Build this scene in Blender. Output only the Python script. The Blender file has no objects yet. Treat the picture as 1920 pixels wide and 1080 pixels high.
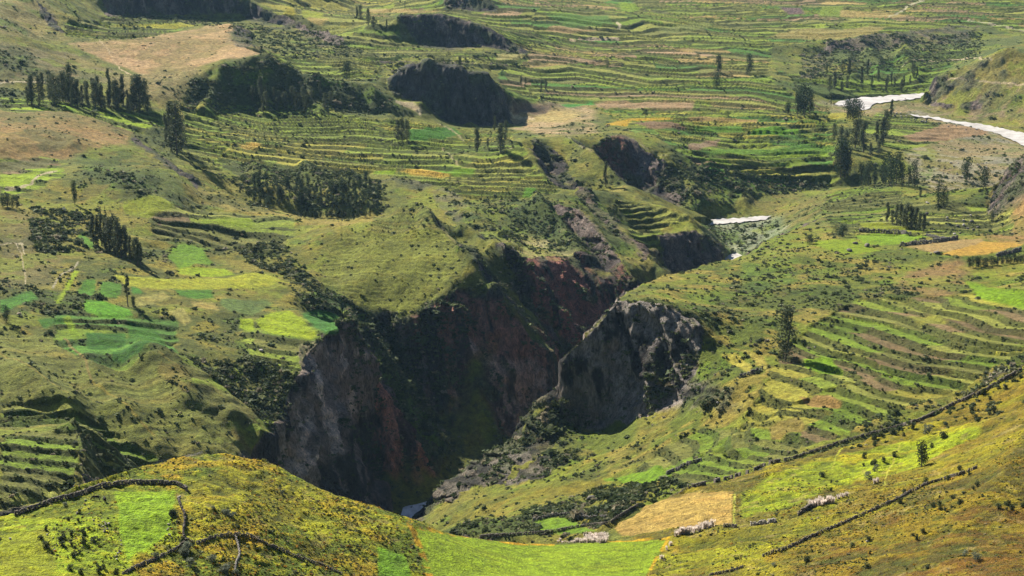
import bpy, math, random, time
import numpy as np
from mathutils import Vector, Matrix
from mathutils.geometry import delaunay_2d_cdt
T0 = time.time()
sc = bpy.context.scene
C = sc.collection

# ------------------------------------------------------------------ camera, sky, sun, exposure
ZC = 420.0                       # camera height over the datum; the river bed is near 50
PITCH = math.radians(15.0)
FPX = 3712.0                     # focal length in photo pixels (1920 wide)
cam_d = bpy.data.cameras.new("camera"); cam = bpy.data.objects.new("camera", cam_d); C.objects.link(cam)
cam.location = (0, 0, ZC); cam.rotation_euler = (math.pi/2 - PITCH, 0, 0)
cam_d.sensor_width = 36.0; cam_d.lens = FPX/1920*36.0
cam_d.clip_start = 1.0; cam_d.clip_end = 20000.0
sc.camera = cam
SUN_EL = math.radians(34.0); SUN_AZ = math.radians(-36.0)      # azimuth from +Y towards +X
w = bpy.data.worlds.new("World"); sc.world = w; w.use_nodes = True
nt = w.node_tree; bg = nt.nodes["Background"]
sky = nt.nodes.new("ShaderNodeTexSky"); sky.sky_type = 'NISHITA'; sky.sun_disc = False
sky.sun_elevation = SUN_EL; sky.sun_rotation = SUN_AZ; sky.altitude = 3500
nt.links.new(sky.outputs[0], bg.inputs[0]); bg.inputs[1].default_value = 0.055
sd = bpy.data.lights.new("sun", 'SUN'); so = bpy.data.objects.new("sun", sd); C.objects.link(so)
sd.energy = 5.0; sd.angle = math.radians(0.5); sd.color = (1.0, 0.93, 0.80)
sdir = Vector((math.sin(SUN_AZ)*math.cos(SUN_EL), math.cos(SUN_AZ)*math.cos(SUN_EL), math.sin(SUN_EL)))
so.rotation_euler = sdir.to_track_quat('Z', 'Y').to_euler(); so.location = (0, 500, 900)
sc.view_settings.view_transform = 'Standard'; sc.view_settings.look = 'None'
sc.view_settings.gamma = 1.0; sc.view_settings.use_curve_mapping = False
sc.view_settings.exposure = 1.42
sc.cycles.volume_bounces = 1; sc.cycles.max_bounces = 5; sc.cycles.diffuse_bounces = 3

# ------------------------------------------------------------------ pixel <-> place
c15, s15 = math.cos(PITCH), math.sin(PITCH)
def ray(px, py):
    x = (px-960)/FPX; y = (540-py)/FPX
    h = c15 + y*s15
    return x/h, (-s15 + y*c15)/h           # X/Y and dz/Y
def place(px, py, k):
    """photo pixel + distance k (or height below the camera if k<0) -> point"""
    u, q = ray(px, py)
    Y = k if k > 0 else k/q
    return u*Y, Y, ZC + q*Y
def hid(px, Y, z):
    q = z/Y; y = (q*c15 + s15)/(c15 - q*s15)
    return (px-960)/FPX/(c15 + y*s15)*Y, Y, ZC+z
def project(X, Y, Z):
    dz = Z - ZC
    d = Y*c15 - dz*s15; v = Y*s15 + dz*c15
    return 960 + FPX*X/d, 540 - FPX*v/d

# ------------------------------------------------------------------ noise (numpy)
def _h(ix, iy, s):
    n = (ix.astype(np.int64)*374761393 + iy.astype(np.int64)*668265263 + s*1442695041) & 0xffffffff
    n = ((n ^ (n >> 13))*1274126177) & 0xffffffff
    n = n ^ (n >> 16)
    return (n & 0xffff).astype(np.float32)/65535.0
def vnoise(x, y, s=0):
    ix = np.floor(x); iy = np.floor(y); fx = (x-ix).astype(np.float32); fy = (y-iy).astype(np.float32)
    ix = ix.astype(np.int64); iy = iy.astype(np.int64)
    fx = fx*fx*fx*(fx*(fx*6-15)+10); fy = fy*fy*fy*(fy*(fy*6-15)+10)
    a = _h(ix, iy, s); b = _h(ix+1, iy, s); c = _h(ix, iy+1, s); d = _h(ix+1, iy+1, s)
    return ((a+(b-a)*fx)*(1-fy) + (c+(d-c)*fx)*fy)*2-1
def fbm(x, y, scale, octv=4, s=0, gain=0.5):
    o = 0; a = 1.0; t = 0
    for i in range(octv):
        cs, sn = math.cos(i*0.9+0.3), math.sin(i*0.9+0.3)
        k = 2.03**i/scale
        o = o + a*vnoise((x*cs-y*sn)*k+17.3*i, (x*sn+y*cs)*k-9.1*i, s+i*13)
        t += a; a *= gain
    return o/t
def sstep(a, b, x):
    t = np.clip((x-a)/(b-a), 0, 1); return t*t*(3-2*t)
def inpoly(poly, px, py):
    r = np.zeros(px.shape, bool); n = len(poly)
    for i in range(n):
        x1, y1 = poly[i]; x2, y2 = poly[(i+1) % n]
        if y1 == y2: continue
        cnd = ((y1 > py) != (y2 > py)) & (px < (x2-x1)*(py-y1)/(y2-y1)+x1)
        r ^= cnd
    return r
def polydist(line, px, py):
    """distance (in pixels) to a polyline"""
    d = np.full(px.shape, 1e9, np.float32)
    for (x1, y1), (x2, y2) in zip(line[:-1], line[1:]):
        dx, dy = x2-x1, y2-y1; L = dx*dx+dy*dy+1e-6
        t = np.clip(((px-x1)*dx+(py-y1)*dy)/L, 0, 1)
        d = np.minimum(d, np.hypot(px-x1-t*dx, py-y1-t*dy))
    return d

# ------------------------------------------------------------------ terrain skeleton
# lines: breaklines (photo pixel x, y, distance or -depth); H: hidden points (pixel column, distance, -depth)
L = [
 # centre field
 [(775,988,470),(860,1003,488),(960,1016,497),(1040,1019,500),(1150,1013,500),(1255,1008,490)],
 # left hill crest
 [(-120,985,425),(0,966,435),(60,950,440),(130,925,450),(200,903,460),(260,880,470),(330,858,480),(400,850,490),(440,850,495),(500,868,495),(560,893,492),(620,920,488),(700,955,480),(775,988,470)],
 # right foreground edge
 [(1140,1003,512),(1170,975,530),(1210,950,545),(1290,915,565),(1400,885,580),(1500,858,595),(1600,828,610),(1700,795,625),(1760,770,635),(1840,725,650),(1920,680,665),(2060,600,690)],
 # base of the middle right hill just beyond
 [(800,992,780),(860,1000,760),(930,1008,745),(1000,1012,735),(1060,1005,725),(1120,985,722),(1200,940,740),(1300,900,760),(1400,870,770),(1500,845,780),(1600,815,790),(1700,780,805),(1760,755,820),(1840,700,850),(1920,650,880),(2060,570,930)],
 # spur crest / foot of the rocks
 [(790,972,900),(850,948,880),(900,930,868),(960,915,864),(1020,897,872),(1080,860,892),(1130,826,922),(1180,802,928),(1230,780,922),(1270,740,918),(1300,695,922),(1320,650,932),(1312,612,942)],
 [(803,942,935),(850,902,940),(900,870,945),(960,825,945),(1000,790,948),(1050,762,953)],
 [(1053,771,950),(1057,810,946),(1100,815,944),(1150,806,942)],
 # cliff rim
 [(1052,665,956),(1065,650,958),(1100,618,962),(1120,595,965),(1150,564,970),(1180,556,968),(1215,556,962),(1250,575,952),(1290,600,944),(1312,610,938)],
 # top silhouette of the right hill
 [(1150,562,975),(1180,540,1020),(1230,522,1070),(1300,503,1110),(1365,488,1150),(1420,462,1200),(1460,440,1240),(1500,424,1290),(1540,405,1420),(1530,388,1560)],
 # knob bottom left
 [(-120,830,690),(0,815,700),(70,814,712),(110,797,722),(140,782,732),(150,790,732),(152,850,700),(157,897,678)],
 [(165,788,755),(178,800,760),(188,850,748),(200,905,738)],
 # promontory rim
 [(470,862,870),(505,825,895),(530,750,930),(565,690,960),(600,645,990),(650,605,1025),(688,612,1032)],
 [(690,620,1034),(693,690,1036),(740,770,1038),(790,840,1036),(822,885,1033),(832,903,1028)],
 # ravine behind it
 [(560,540,1140),(640,580,1130),(690,620,1128),(740,690,1122),(800,770,1098),(860,846,1070)],
 # centre ridge
 [(370,350,1430),(450,372,1400),(560,400,1370),(650,412,1340),(700,412,1300),(740,398,1270),(775,388,1262),(800,400,1250),(850,450,1200),(880,487,1170),(920,545,1155),(960,590,1150),(1000,625,1148),(1050,665,1145)],
 [(880,487,1170),(845,545,1143),(790,580,1137),(740,603,1130)],
 [(873,495,1162),(912,553,1147),(952,598,1142),(993,633,1140),(1044,672,1138)],
 [(893,460,1232),(943,488,1217),(993,525,1207),(1003,552,1205),(1043,582,1203),(1084,632,1199)],
 [(685,698,1029),(733,778,1031),(783,848,1029),(816,893,1026)],
 # second ridge
 [(870,430,1300),(900,452,1240),(950,480,1225),(1000,517,1215),(1010,545,1212),(1050,575,1210),(1090,625,1205)],
 [(985,500,1285),(1020,494,1298),(1060,488,1318),(1092,482,1340)],
 # terrace plateau rim, third crest
 [(640,318,1580),(700,325,1570),(760,335,1545),(820,345,1530),(880,370,1490),(1000,372,1480),(1032,376,1458),(1085,392,1432),(1114,419,1400),(1154,471,1348),(1186,530,1298)],
 [(1042,405,1440),(1065,429,1420),(1094,453,1396),(1112,479,1368),(1140,520,1330)],
 [(975,268,1610),(996,284,1590),(1015,313,1560),(1038,340,1535),(1058,354,1515),(1080,361,1500),(1111,401,1462),(1137,427,1425),(1174,457,1385),(1208,486,1355),(1225,520,1335)],
 # spur four: near edge and crest
 [(1087,343,1507),(1101,356,1497),(1121,392,1467),(1147,415,1431),(1183,448,1391),(1219,481,1360),(1250,512,1340)],
 [(1060,255,1690),(1111,279,1620),(1144,311,1590),(1174,344,1560),(1200,365,1530),(1226,381,1510),(1250,388,1495),(1290,402,1480),(1325,440,1452),(1345,460,1446),(1362,482,1440)],
 [(1235,432,1425),(1260,435,1430),(1295,425,1447),(1325,443,1446)],
 # cliffs B and D rims
 [(1111,272,1692),(1140,260,1700),(1160,253,1702),(1180,260,1700),(1203,280,1690),(1230,300,1682),(1256,330,1664),(1279,350,1645),(1294,363,1628)],
 [(985,256,1665),(1002,261,1655),(1032,277,1650),(1052,300,1634),(1068,320,1608),(1078,341,1572)],
 # cliff A
 [(728,150,1940),(745,125,1935),(775,112,1935),(820,115,1930),(860,128,1920),(905,135,1915),(930,175,1908),(962,228,1900)],
 [(735,168,1930),(770,185,1920),(800,205,1905),(850,228,1890),(880,236,1885),(962,238,1890)],
 # dark hill
 [(360,150,1800),(400,125,1830),(480,103,1850),(520,115,1860),(580,145,1870),(640,152,1875),(700,160,1880),(765,205,1860)],
 [(340,205,1740),(450,205,1790),(600,200,1825),(700,215,1830),(770,222,1850)],
 # brown mesa end
 [(250,62,2080),(350,50,2070),(440,42,2060),(428,76,1960)],
 [(455,50,2075),(482,88,1945)],
 # cliffs far left top
 [(200,25,2350),(350,30,2400),(450,32,2428),(560,50,2385),(600,72,2330),(645,92,2230)],
 [(200,-60,2380),(350,-60,2430),(440,-10,2450),(480,8,2437),(560,30,2400),(600,58,2345),(640,74,2245)],
 [(60,-5,2050),(85,20,2030),(105,45,2000),(126,66,1960)],
 # cliff E
 [(745,26,2300),(830,22,2305),(900,45,2285),(960,75,2262),(992,97,2245)],
 [(740,40,2290),(790,82,2280),(850,90,2272),(920,88,2258),(985,103,2235)],
 [(835,-8,2555),(900,-10,2555),(935,6,2540)],[(835,14,2538),(900,22,2525),(935,18,2525)],
 # scarp F
 [(1540,82,2470),(1620,66,2540),(1700,55,2600),(1800,40,2660),(1840,44,2660)],
 [(1540,105,2440),(1620,97,2470),(1700,88,2510),(1820,82,2530)],
 # hill G on the right
 [(1735,165,2140),(1760,135,2150),(1820,120,2140),(1860,103,2125),(1882,86,2130),(1920,100,2110),(2060,95,2080)],
 [(1740,183,2166),(1750,205,2100),(1820,215,2070),(1920,240,1985),(2060,270,1880)],
 # scar on the left
 [(250,255,1540),(300,295,1480),(340,330,1440),(370,348,1432)],
 [(262,256,1585),(320,296,1520),(362,338,1462)],
 # ravine far wall
 [(450,310,1580),(560,312,1580),(640,318,1580)],
 [(480,350,1500),(600,385,1480),(700,388,1470)],
 # river
 [(1920,262,-364.5),(1860,243,-364.5),(1800,230,-364.5),(1690,214,-364.5),(1640,206,-364.5),(1575,192,-364.5),(1660,181,-364.5),(1735,177,-364.5)],
 [(1312,412,-370),(1376,411,-370),(1445,409,-370)],
 [(1420,372,-365),(1500,362,-365),(1560,350,-364),(1640,345,-362)],
 # right near slope
 [(2060,200,1400),(1920,285,1450),(1890,312,1460),(1868,350,1480),(1850,400,1420),(1862,440,1280)],
]
PTS = [
 (800,1080,440),(960,1080,452),(1220,1080,452),
 (0,1080,385),(200,1080,395),(400,1080,410),(600,1080,425),(740,1080,435),(200,980,425),(430,940,450),(600,990,455),(0,1020,410),(-140,1080,375),
 (1400,985,500),(1380,1080,430),(1600,1080,400),(1920,1080,350),(1600,960,480),(1800,900,490),(1920,840,500),(1800,1000,420),(1700,860,560),(2060,1080,330),(2060,750,560),
 (1200,850,862),(1300,870,790),(1100,920,810),(1050,960,770),(950,960,810),(1300,780,880),
 (1250,540,1030),(1400,520,1080),(1500,480,1130),(1600,450,1200),(1700,480,1140),(1850,470,1160),(1920,480,1150),(1700,440,1250),(1600,420,1310),(1750,410,1350),(1850,400,1400),
 (1400,600,960),(1475,675,905),(1600,600,960),(1700,650,900),(1800,560,1000),(1920,560,980),(1350,700,890),(1450,780,830),(1600,720,850),(2060,500,1000),
 (1700,360,1570),(1750,335,1680),(1600,380,1540),(1700,400,1400),(1640,355,1590),
 (0,940,620),(100,930,640),(0,880,660),(-140,940,600),
 (200,810,850),(0,770,850),(100,760,860),(250,865,830),(330,857,838),(450,862,850),(0,700,890),(200,700,915),(350,760,890),(-140,750,850),
 (150,560,1040),(0,600,980),(300,690,935),(350,550,1080),(450,650,985),(500,560,1090),(600,570,1095),(-140,600,960),
 (700,640,1090),
 (600,430,1290),(550,470,1210),(400,450,1250),(400,500,1160),(480,530,1120),(200,480,1150),(0,480,1120),(0,420,1180),(300,400,1270),(100,400,1250),(200,330,1330),(100,340,1320),(-140,400,1180),
 (640,500,1190),(740,500,1180),(640,560,1145),
 (900,400,1440),(950,430,1410),(880,440,1370),(980,455,1378),(1050,448,1392),
 (600,220,1775),(450,230,1740),(450,290,1610),(380,270,1630),(700,240,1740),(700,280,1650),(930,335,1555),(900,260,1720),(560,270,1660),(850,250,1790),(820,300,1620),(300,240,1640),
 (1150,375,1500),(1200,420,1440),
 (1000,235,1870),(1060,200,1980),(1100,222,1890),(1050,245,1790),(1200,240,1810),(1300,280,1720),(1300,220,1930),
 (150,92,1900),(300,130,1850),(450,97,1880),(150,150,1760),(200,75,2150),(330,62,2180),(500,90,2100),(560,130,2000),
 (0,0,2000),(100,90,1900),(0,50,1850),(0,110,1750),(0,160,1700),(0,200,1600),(100,180,1690),(300,190,1730),(0,250,1450),(240,243,1560),(150,215,1580),(0,320,1370),(100,300,1420),(-140,200,1550),(-140,50,1850),(-140,320,1330),
 (640,120,2020),(700,100,2130),(600,60,2280),(850,108,2140),(660,20,2600),(700,0,2750),(1000,120,2180),
 (1100,180,2060),(1200,150,2150),(1300,100,2350),(1400,200,2010),(1400,150,2170),(1500,50,2620),(1400,50,2600),(1100,80,2420),(1100,0,2880),(1500,0,2900),(1800,0,2920),(1920,30,2760),(2060,20,2780),
 (1600,140,2290),(1700,150,2260),(1800,112,2400),(1500,160,2170),(1500,220,1960),(1600,240,1900),(1700,245,1880),
 (1450,300,1730),(1600,300,1730),(1750,300,1740),(1350,350,1620),(1300,385,1590),(1400,390,-367),(1400,440,-369),(1360,425,-369),(1440,440,-368),(1360,455,-370),
 (1920,400,1330),(1920,440,1250),(2060,350,1300),
]
H = [
 (800,360,-188),(1220,360,-186),(960,280,-185),(0,300,-150),(400,300,-160),(1600,300,-140),(1920,260,-115),(-150,280,-145),(2100,240,-105),
 (0,510,-225),(200,530,-232),(430,560,-240),(560,560,-248),(700,550,-250),(800,545,-245),(900,560,-250),(1020,565,-250),(1120,560,-248),
 (0,580,-262),(-150,560,-255),(200,640,-290),(430,690,-330),(620,720,-350),(760,740,-350),(860,660,-312),(1000,650,-303),(1090,640,-300),
 (1170,650,-303),(1290,680,-297),(1400,695,-290),(1500,705,-288),(1600,720,-284),(1760,745,-280),(1920,785,-275),(2080,820,-268),
 (1060,890,-334),(860,985,-386),(960,1020,-388),(1040,1040,-386),(1110,1070,-384),(1060,1000,-372),
 (1230,1170,-375),(1300,1240,-374),(1365,1320,-373),(1420,1390,-371),(1460,1410,-369),(1180,1110,-376),
 (785,1000,-390),(840,1035,-389),(930,1075,-388),(1020,1120,-386),(1100,1170,-384),(1170,1230,-381),(1240,1300,-378),(1310,1380,-375),(1370,1450,-371),(1385,1490,-371),
 (650,1003,-386),(600,968,-385),(560,940,-384),(530,908,-382),(500,875,-376),(470,850,-366),(690,1012,-388),(740,1000,-389),(720,940,-388),(660,900,-384),(600,840,-370),(540,800,-360),
 (790,930,-388),
 (720,1068,-348),(780,1070,-374),(650,1075,-322),
 (560,1460,-340),(650,1440,-342),(450,1480,-330),(740,1400,-338),(800,1370,-338),
 (900,1198,-304),(960,1190,-324),(1020,1182,-344),(1070,1158,-366),(850,1240,-312),(960,1260,-330),(1030,1254,-370),(1080,1264,-374),(1130,1272,-374),(1165,1276,-372),
 (1100,1560,-352),(1150,1500,-357),(1200,1450,-362),(1240,1400,-366),(1290,1400,-369),(1345,1425,-370),(1185,1330,-352),
 (1115,1665,-350),(1180,1670,-360),(1240,1635,-363),(1290,1605,-364),(1340,1560,-367),(1200,1590,-362),(1150,1640,-358),
 (1005,1622,-346),(1030,1612,-355),(1052,1598,-358),(1068,1570,-355),(1040,1575,-354),
 (800,2040,-325),(900,2030,-330),(480,1990,-292),(600,1960,-312),(500,2080,-300),
 (1800,2300,-345),(1900,2350,-338),(2080,2300,-330),(1900,1640,-360),(2080,1650,-350),
 (270,2600,-200),(100,2600,-200),(-150,2600,-180),(450,2700,-240),(800,2450,-312),(-150,3600,-100),(400,3600,-120),(1000,3600,-320),(1500,3600,-330),(2100,3600,-320),
]
SC = 1000.0
def densify(line):
    P = [place(*p) for p in line]; out = []
    for a, b in zip(P[:-1], P[1:]):
        n = max(1, int(math.dist(a[:2], b[:2])/(0.007*a[1])))
        for i in range(n):
            t = i/n; out.append(tuple(a[k]+(b[k]-a[k])*t for k in range(3)))
    out.append(P[-1]); return out
brk = [p for l in L for p in densify(l)]
oth = [place(*p) for p in PTS] + [hid(*p) for p in H]
# corners well outside the frame
for u in (-0.58, -0.42, 0.42, 0.58):
    for Y, z in ((230, 290), (330, 275), (500, 235), (900, 150), (1400, 110), (2000, 100), (2900, 85), (4200, 150)):
        oth.append((u*Y, Y, z + (40 if u < 0 else 0) + (30 if abs(u) > .5 else 0)))
for u in (-.2, 0, .2): oth.append((u*230, 230, 250)); oth.append((u*4200, 4200, 130))
def dedup(ps, used, tol):
    out = []
    for p in ps:
        k = (p[0]/p[1]*SC, math.log(p[1])*SC)
        if all((k[0]-q[0])**2+(k[1]-q[1])**2 > tol*tol for q in used):
            used.append(k); out.append(p)
    return out
used = []
brk = dedup(brk, used, 1.2); oth = dedup(oth, used, 6.0)
allp = brk+oth
pts = np.array(allp)
uv = np.stack([pts[:,0]/pts[:,1], np.log(pts[:,1])], 1)*SC
res = delaunay_2d_cdt([Vector(p) for p in uv.tolist()], [], [], 0, 1e-5)
vz = np.zeros(len(res[0]))
for i, o in enumerate(res[3]): vz[i] = pts[o[0], 2]
vp = np.array([tuple(v) for v in res[0]])
U0, U1, NU = -0.56, 0.56, 1180
V0, V1, NV = math.log(236.0), math.log(4100.0), 1900
gu = np.linspace(U0, U1, NU); gv = np.linspace(V0, V1, NV)
Z = np.full((NV, NU), np.nan, np.float32)
for tri in res[2]:
    a, b, c = vp[list(tri)]/SC
    za, zb, zc = vz[list(tri)]
    i0 = max(0, int((min(a[0],b[0],c[0])-U0)/(U1-U0)*(NU-1))); i1 = min(NU-1, int((max(a[0],b[0],c[0])-U0)/(U1-U0)*(NU-1))+1)
    j0 = max(0, int((min(a[1],b[1],c[1])-V0)/(V1-V0)*(NV-1))); j1 = min(NV-1, int((max(a[1],b[1],c[1])-V0)/(V1-V0)*(NV-1))+1)
    if i1 < i0 or j1 < j0: continue
    X_, Y_ = np.meshgrid(gu[i0:i1+1], gv[j0:j1+1])
    d = (b[0]-a[0])*(c[1]-a[1])-(c[0]-a[0])*(b[1]-a[1])
    if abs(d) < 1e-14: continue
    w1 = ((X_-a[0])*(c[1]-a[1])-(c[0]-a[0])*(Y_-a[1]))/d
    w2 = ((b[0]-a[0])*(Y_-a[1])-(X_-a[0])*(b[1]-a[1]))/d
    m = (w1 >= -1e-6) & (w2 >= -1e-6) & (w1+w2 <= 1+1e-6)
    zz = za+(zb-za)*w1+(zc-za)*w2
    sub = Z[j0:j1+1, i0:i1+1]; sub[m] = zz[m]
Z = np.where(np.isnan(Z), 100.0, Z)
# relax: soften facets, keep the break lines
def relax(Z, fix, n):
    F = Z.copy()
    for _ in range(n):
        P = np.pad(Z, 1, mode='edge')
        Z = 0.25*(P[:-2,1:-1]+P[2:,1:-1]+P[1:-1,:-2]+P[1:-1,2:])
        Z[fix] = F[fix]
    return Z
fix = np.zeros(Z.shape, bool)
for l in L:
    P = [place(*p) for p in l]
    for a, b in zip(P[:-1], P[1:]):
        n = int(math.dist(a[:2], b[:2])/(0.0005*a[1]))+2; t = np.linspace(0, 1, n)
        x = a[0]+(b[0]-a[0])*t; y = a[1]+(b[1]-a[1])*t; z = a[2]+(b[2]-a[2])*t
        i = np.clip(np.round((x/y-U0)/(U1-U0)*(NU-1)).astype(int), 0, NU-1)
        j = np.clip(np.round((np.log(y)-V0)/(V1-V0)*(NV-1)).astype(int), 0, NV-1)
        fix[j, i] = True; Z[j, i] = z
Z = relax(Z, fix, 60)
fix[:] = False
Z = relax(Z, fix, 3)
def sampZ(u, v):
    """bilinear height of the skeleton at (X/Y, ln Y)"""
    fi = np.clip((u-U0)/(U1-U0)*(NU-1), 0, NU-1.001); fj = np.clip((v-V0)/(V1-V0)*(NV-1), 0, NV-1.001)
    i = fi.astype(int); j = fj.astype(int); a = fi-i; b = fj-j
    return (Z[j,i]*(1-a)+Z[j,i+1]*a)*(1-b)+(Z[j+1,i]*(1-a)+Z[j+1,i+1]*a)*b
# adaptive rows: every column spends its vertices where the surface is seen large
M_U, M_V = 1240, 2050
cu = np.concatenate([np.linspace(-0.54, -0.326, 50, endpoint=False), np.linspace(-0.325, 0.325, M_U-100), np.linspace(0.54, 0.326, 50, endpoint=False)[::-1]])
fine = np.linspace(V0+0.02, V1-0.02, 3000)
UU, VV = np.meshgrid(cu, fine)
zf = sampZ(UU, VV)
Yf = np.exp(VV)
ang = (zf-ZC)/Yf
dens = np.abs(np.diff(ang, axis=0)) + 0.30*(fine[1]-fine[0])
dens += 0.5*np.maximum(0, np.diff(np.abs(np.diff(ang, axis=0, prepend=ang[:1])), axis=0))
k = np.hanning(25); k /= k.sum()
dens = np.apply_along_axis(lambda r: np.convolve(np.pad(r, 12, mode='edge'), k, 'valid'), 1, dens)
kk = np.hanning(9); kk /= kk.sum()
dens = np.apply_along_axis(lambda r: np.convolve(np.pad(r, 4, mode='edge'), kk, 'valid'), 0, dens)
cdf = np.concatenate([np.zeros((1, M_U)), np.cumsum(dens, 0)]); cdf /= cdf[-1]
tt = np.linspace(0, 1, M_V)
V = np.stack([np.interp(tt, cdf[:,i], fine) for i in range(M_U)], 1)
U = np.repeat(cu[None,:], M_V, 0)
Yg = np.exp(V); Xg = U*Yg
Zb = sampZ(U, V).astype(np.float64)
print('skeleton', round(time.time()-T0, 1))
# ------------------------------------------------------------------ relief on the skeleton
PX, PY = project(Xg, Yg, Zb)
PX = PX.astype(np.float32); PY = PY.astype(np.float32)
def grads(F):
    # derivatives on the sheared grid, by chain rule
    Xi = np.gradient(Xg, axis=1); Yi = np.gradient(Yg, axis=1); Fi = np.gradient(F, axis=1)
    Xj = np.gradient(Xg, axis=0); Yj = np.gradient(Yg, axis=0); Fj = np.gradient(F, axis=0)
    D = Xi*Yj - Xj*Yi; D = np.where(np.abs(D) < 1e-9, 1e-9, D)
    return (Fi*Yj - Fj*Yi)/D, (Xi*Fj - Xj*Fi)/D
gx, gy = grads(Zb)
S = np.hypot(gx, gy)
X_, Y_ = Xg, Yg
N40 = fbm(X_, Y_, 45, 4, 3); N12 = fbm(X_, Y_, 13, 3, 9); N150 = fbm(X_, Y_, 160, 3, 21); N5 = fbm(X_, Y_, 4.5, 2, 31)
NZ = fbm(X_+Y_*.4, (Zb)*1.0, 16, 4, 41)
NR = fbm(X_, Y_, 7, 4, 51)
rock = sstep(0.80, 1.15, S + N12*0.35)
rockB = rock
def pm(poly, y0=0, y1=9e9, wob=5):
    xs = [p[0] for p in poly]; ys = [p[1] for p in poly]
    m = (PX > min(xs)-wob) & (PX < max(xs)+wob) & (PY > min(ys)-wob) & (PY < max(ys)+wob) & (Yg >= y0) & (Yg <= y1)
    r = np.zeros(PX.shape, bool)
    r[m] = inpoly(poly, PX[m]+wob*(N12[m]*1.2+N5[m]*.6), PY[m]+wob*(N40[m]+N5[m]*.5)*.6)
    return r
def feather(m, n=6):
    f = m.astype(np.float32)
    for _ in range(n):
        f[1:-1, 1:-1] = 0.25*(f[:-2,1:-1]+f[2:,1:-1]+f[1:-1,:-2]+f[1:-1,2:])
    return f
# crags that are too low for the slope test
for poly, y0, y1 in [
 ([(728,148),(745,123),(775,111),(820,114),(862,127),(905,134),(932,172),(962,230),(900,238),(850,230),(800,207),(770,188),(735,170)],1860,1975),
 ([(748,28),(830,22),(900,45),(960,75),(992,97),(985,104),(920,90),(850,92),(790,84),(770,60)],2230,2360),
 ([(186,-40),(352,-40),(352,28),(270,36),(200,26)],2300,2420),
 ([(440,0),(480,10),(560,36),(600,66),(640,92),(600,95),(560,58),(470,44)],2230,2460),
 ([(835,-12),(900,-12),(938,6),(935,20),(900,24),(835,16)],2510,2570),
 ([(590,56),(645,70),(650,95),(600,78)],2220,2360),
 ([(424,76),(440,44),(455,50),(478,86),(450,88)],1900,2080),
 ([(62,-10),(85,18),(106,45),(126,66),(108,62),(85,40)],1930,2060),
 ([(996,264),(1004,259),(1032,275),(1052,298),(1068,318),(1079,342),(1080,360),(1058,354),(1038,340),(1015,312),(998,286)],1540,1680),
 ([(1111,275),(1140,258),(1160,251),(1182,259),(1205,279),(1232,299),(1258,329),(1281,349),(1297,364),(1269,384),(1226,383),(1174,346)],1590,1720),
 ([(1235,437),(1262,427),(1300,427),(1345,464),(1364,486),(1300,512),(1250,502)],1380,1452),
 ([(1034,379),(1085,395),(1114,422),(1154,474),(1188,534),(1150,560),(1111,482),(1094,455),(1065,431),(1044,407)],1280,1450),
 ([(1084,342),(1101,356),(1121,392),(1147,415),(1183,448),(1220,481),(1208,488),(1174,459),(1137,429),(1111,403),(1079,363)],1340,1520),
 ([(920,480),(1090,483),(1150,520),(1186,535),(1120,660),(1050,600)],1190,1340),
 ([(1545,84),(1620,68),(1700,57),(1800,42),(1838,46),(1820,80),(1700,86),(1620,96),(1540,104)],2420,2680),
 ([(1505,110),(1560,88),(1566,120),(1520,150),(1505,140)],2100,2450),
 ([(1742,175),(1790,150),(1800,156),(1760,178),(1745,184)],2060,2200),
 ([(1745,188),(1790,192),(1782,200),(1745,198)],2040,2200),
 ([(1800,192),(1845,188),(1840,205),(1812,204)],2000,2200),
 ([(800,942),(850,900),(900,868),(960,823),(1052,760),(1056,812),(1010,860),(960,880),(940,912),(880,915),(850,945)],880,960),
 ([(940,912),(1010,860),(1090,845),(1060,870),(1000,900)],840,910),
 ([(1200,556),(1310,590),(1318,640),(1300,695),(1268,745),(1225,785),(1180,800),(1140,800),(1140,560)],880,985),
 ([(250,256),(300,294),(370,347),(340,345),(290,300)],1420,1600),
 ([(808,345),(860,360),(880,400),(860,422),(820,390)],1380,1540),
 ([(704,326),(760,336),(815,345),(812,360),(760,352),(706,346)],1490,1590),
 ([(148,788),(166,790),(198,905),(160,905),(152,850)],690,800),
 ([(560,610),(700,600),(700,900),(560,900)],940,1040),
]:
    rock = np.maximum(rock, pm(poly, y0, y1, 7).astype(float)*sstep(-.2, .25, S+N12*.25-.12))
for poly in ([(640,585),(690,600),(740,640),(850,840),(900,850),(860,880),(800,850),(740,760),(700,690),(694,620)],[(400,640),(520,700),(500,830),(420,800)],[(-200,640),(400,640),(470,850),(200,900),(-200,760)],[(-200,815),(140,784),(146,900),(100,960),(-200,960)]):
    rock = np.where(pm(poly, 640, 1180, 8), rock*.12, rock)
FLAT_RIV = (Zb < ZC-363.0) & (Yg > 1430) & (S < .2)
river_polys = [
 [(1562,196),(1572,190),(1600,184),(1660,180),(1738,174),(1738,182),(1680,189),(1640,194),(1626,205),(1618,207),(1606,201),(1590,199)],
 [(1700,214),(1760,219),(1790,226),(1840,232),(1890,243),(1935,252),(1935,280),(1900,264),(1870,250),(1830,241),(1790,231),(1750,223),(1712,217)],
 [(1303,408),(1340,411),(1380,409),(1420,406),(1447,404),(1436,412),(1400,415),(1360,419),(1325,421),(1312,416)],
 [(1358,468),(1375,466),(1400,474),(1384,492),(1360,492)],
]
amp = 0.35 + 0.65*sstep(0.05, 0.4, S)
amp = np.where(Yg < 560, amp*.6, amp)
field_flat = pm([(775,990),(960,1018),(1260,1010),(1215,1090),(800,1090)], 380, 510, 2)
ff = feather(field_flat, 8)
NS2 = fbm(X_, Y_, 75, 4, 401)
ridged = (1-np.abs(NS2)*2.6)
lf = sstep(740, 640, PX)*sstep(800, 880, Yg)*sstep(1560, 1440, Yg)
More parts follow.
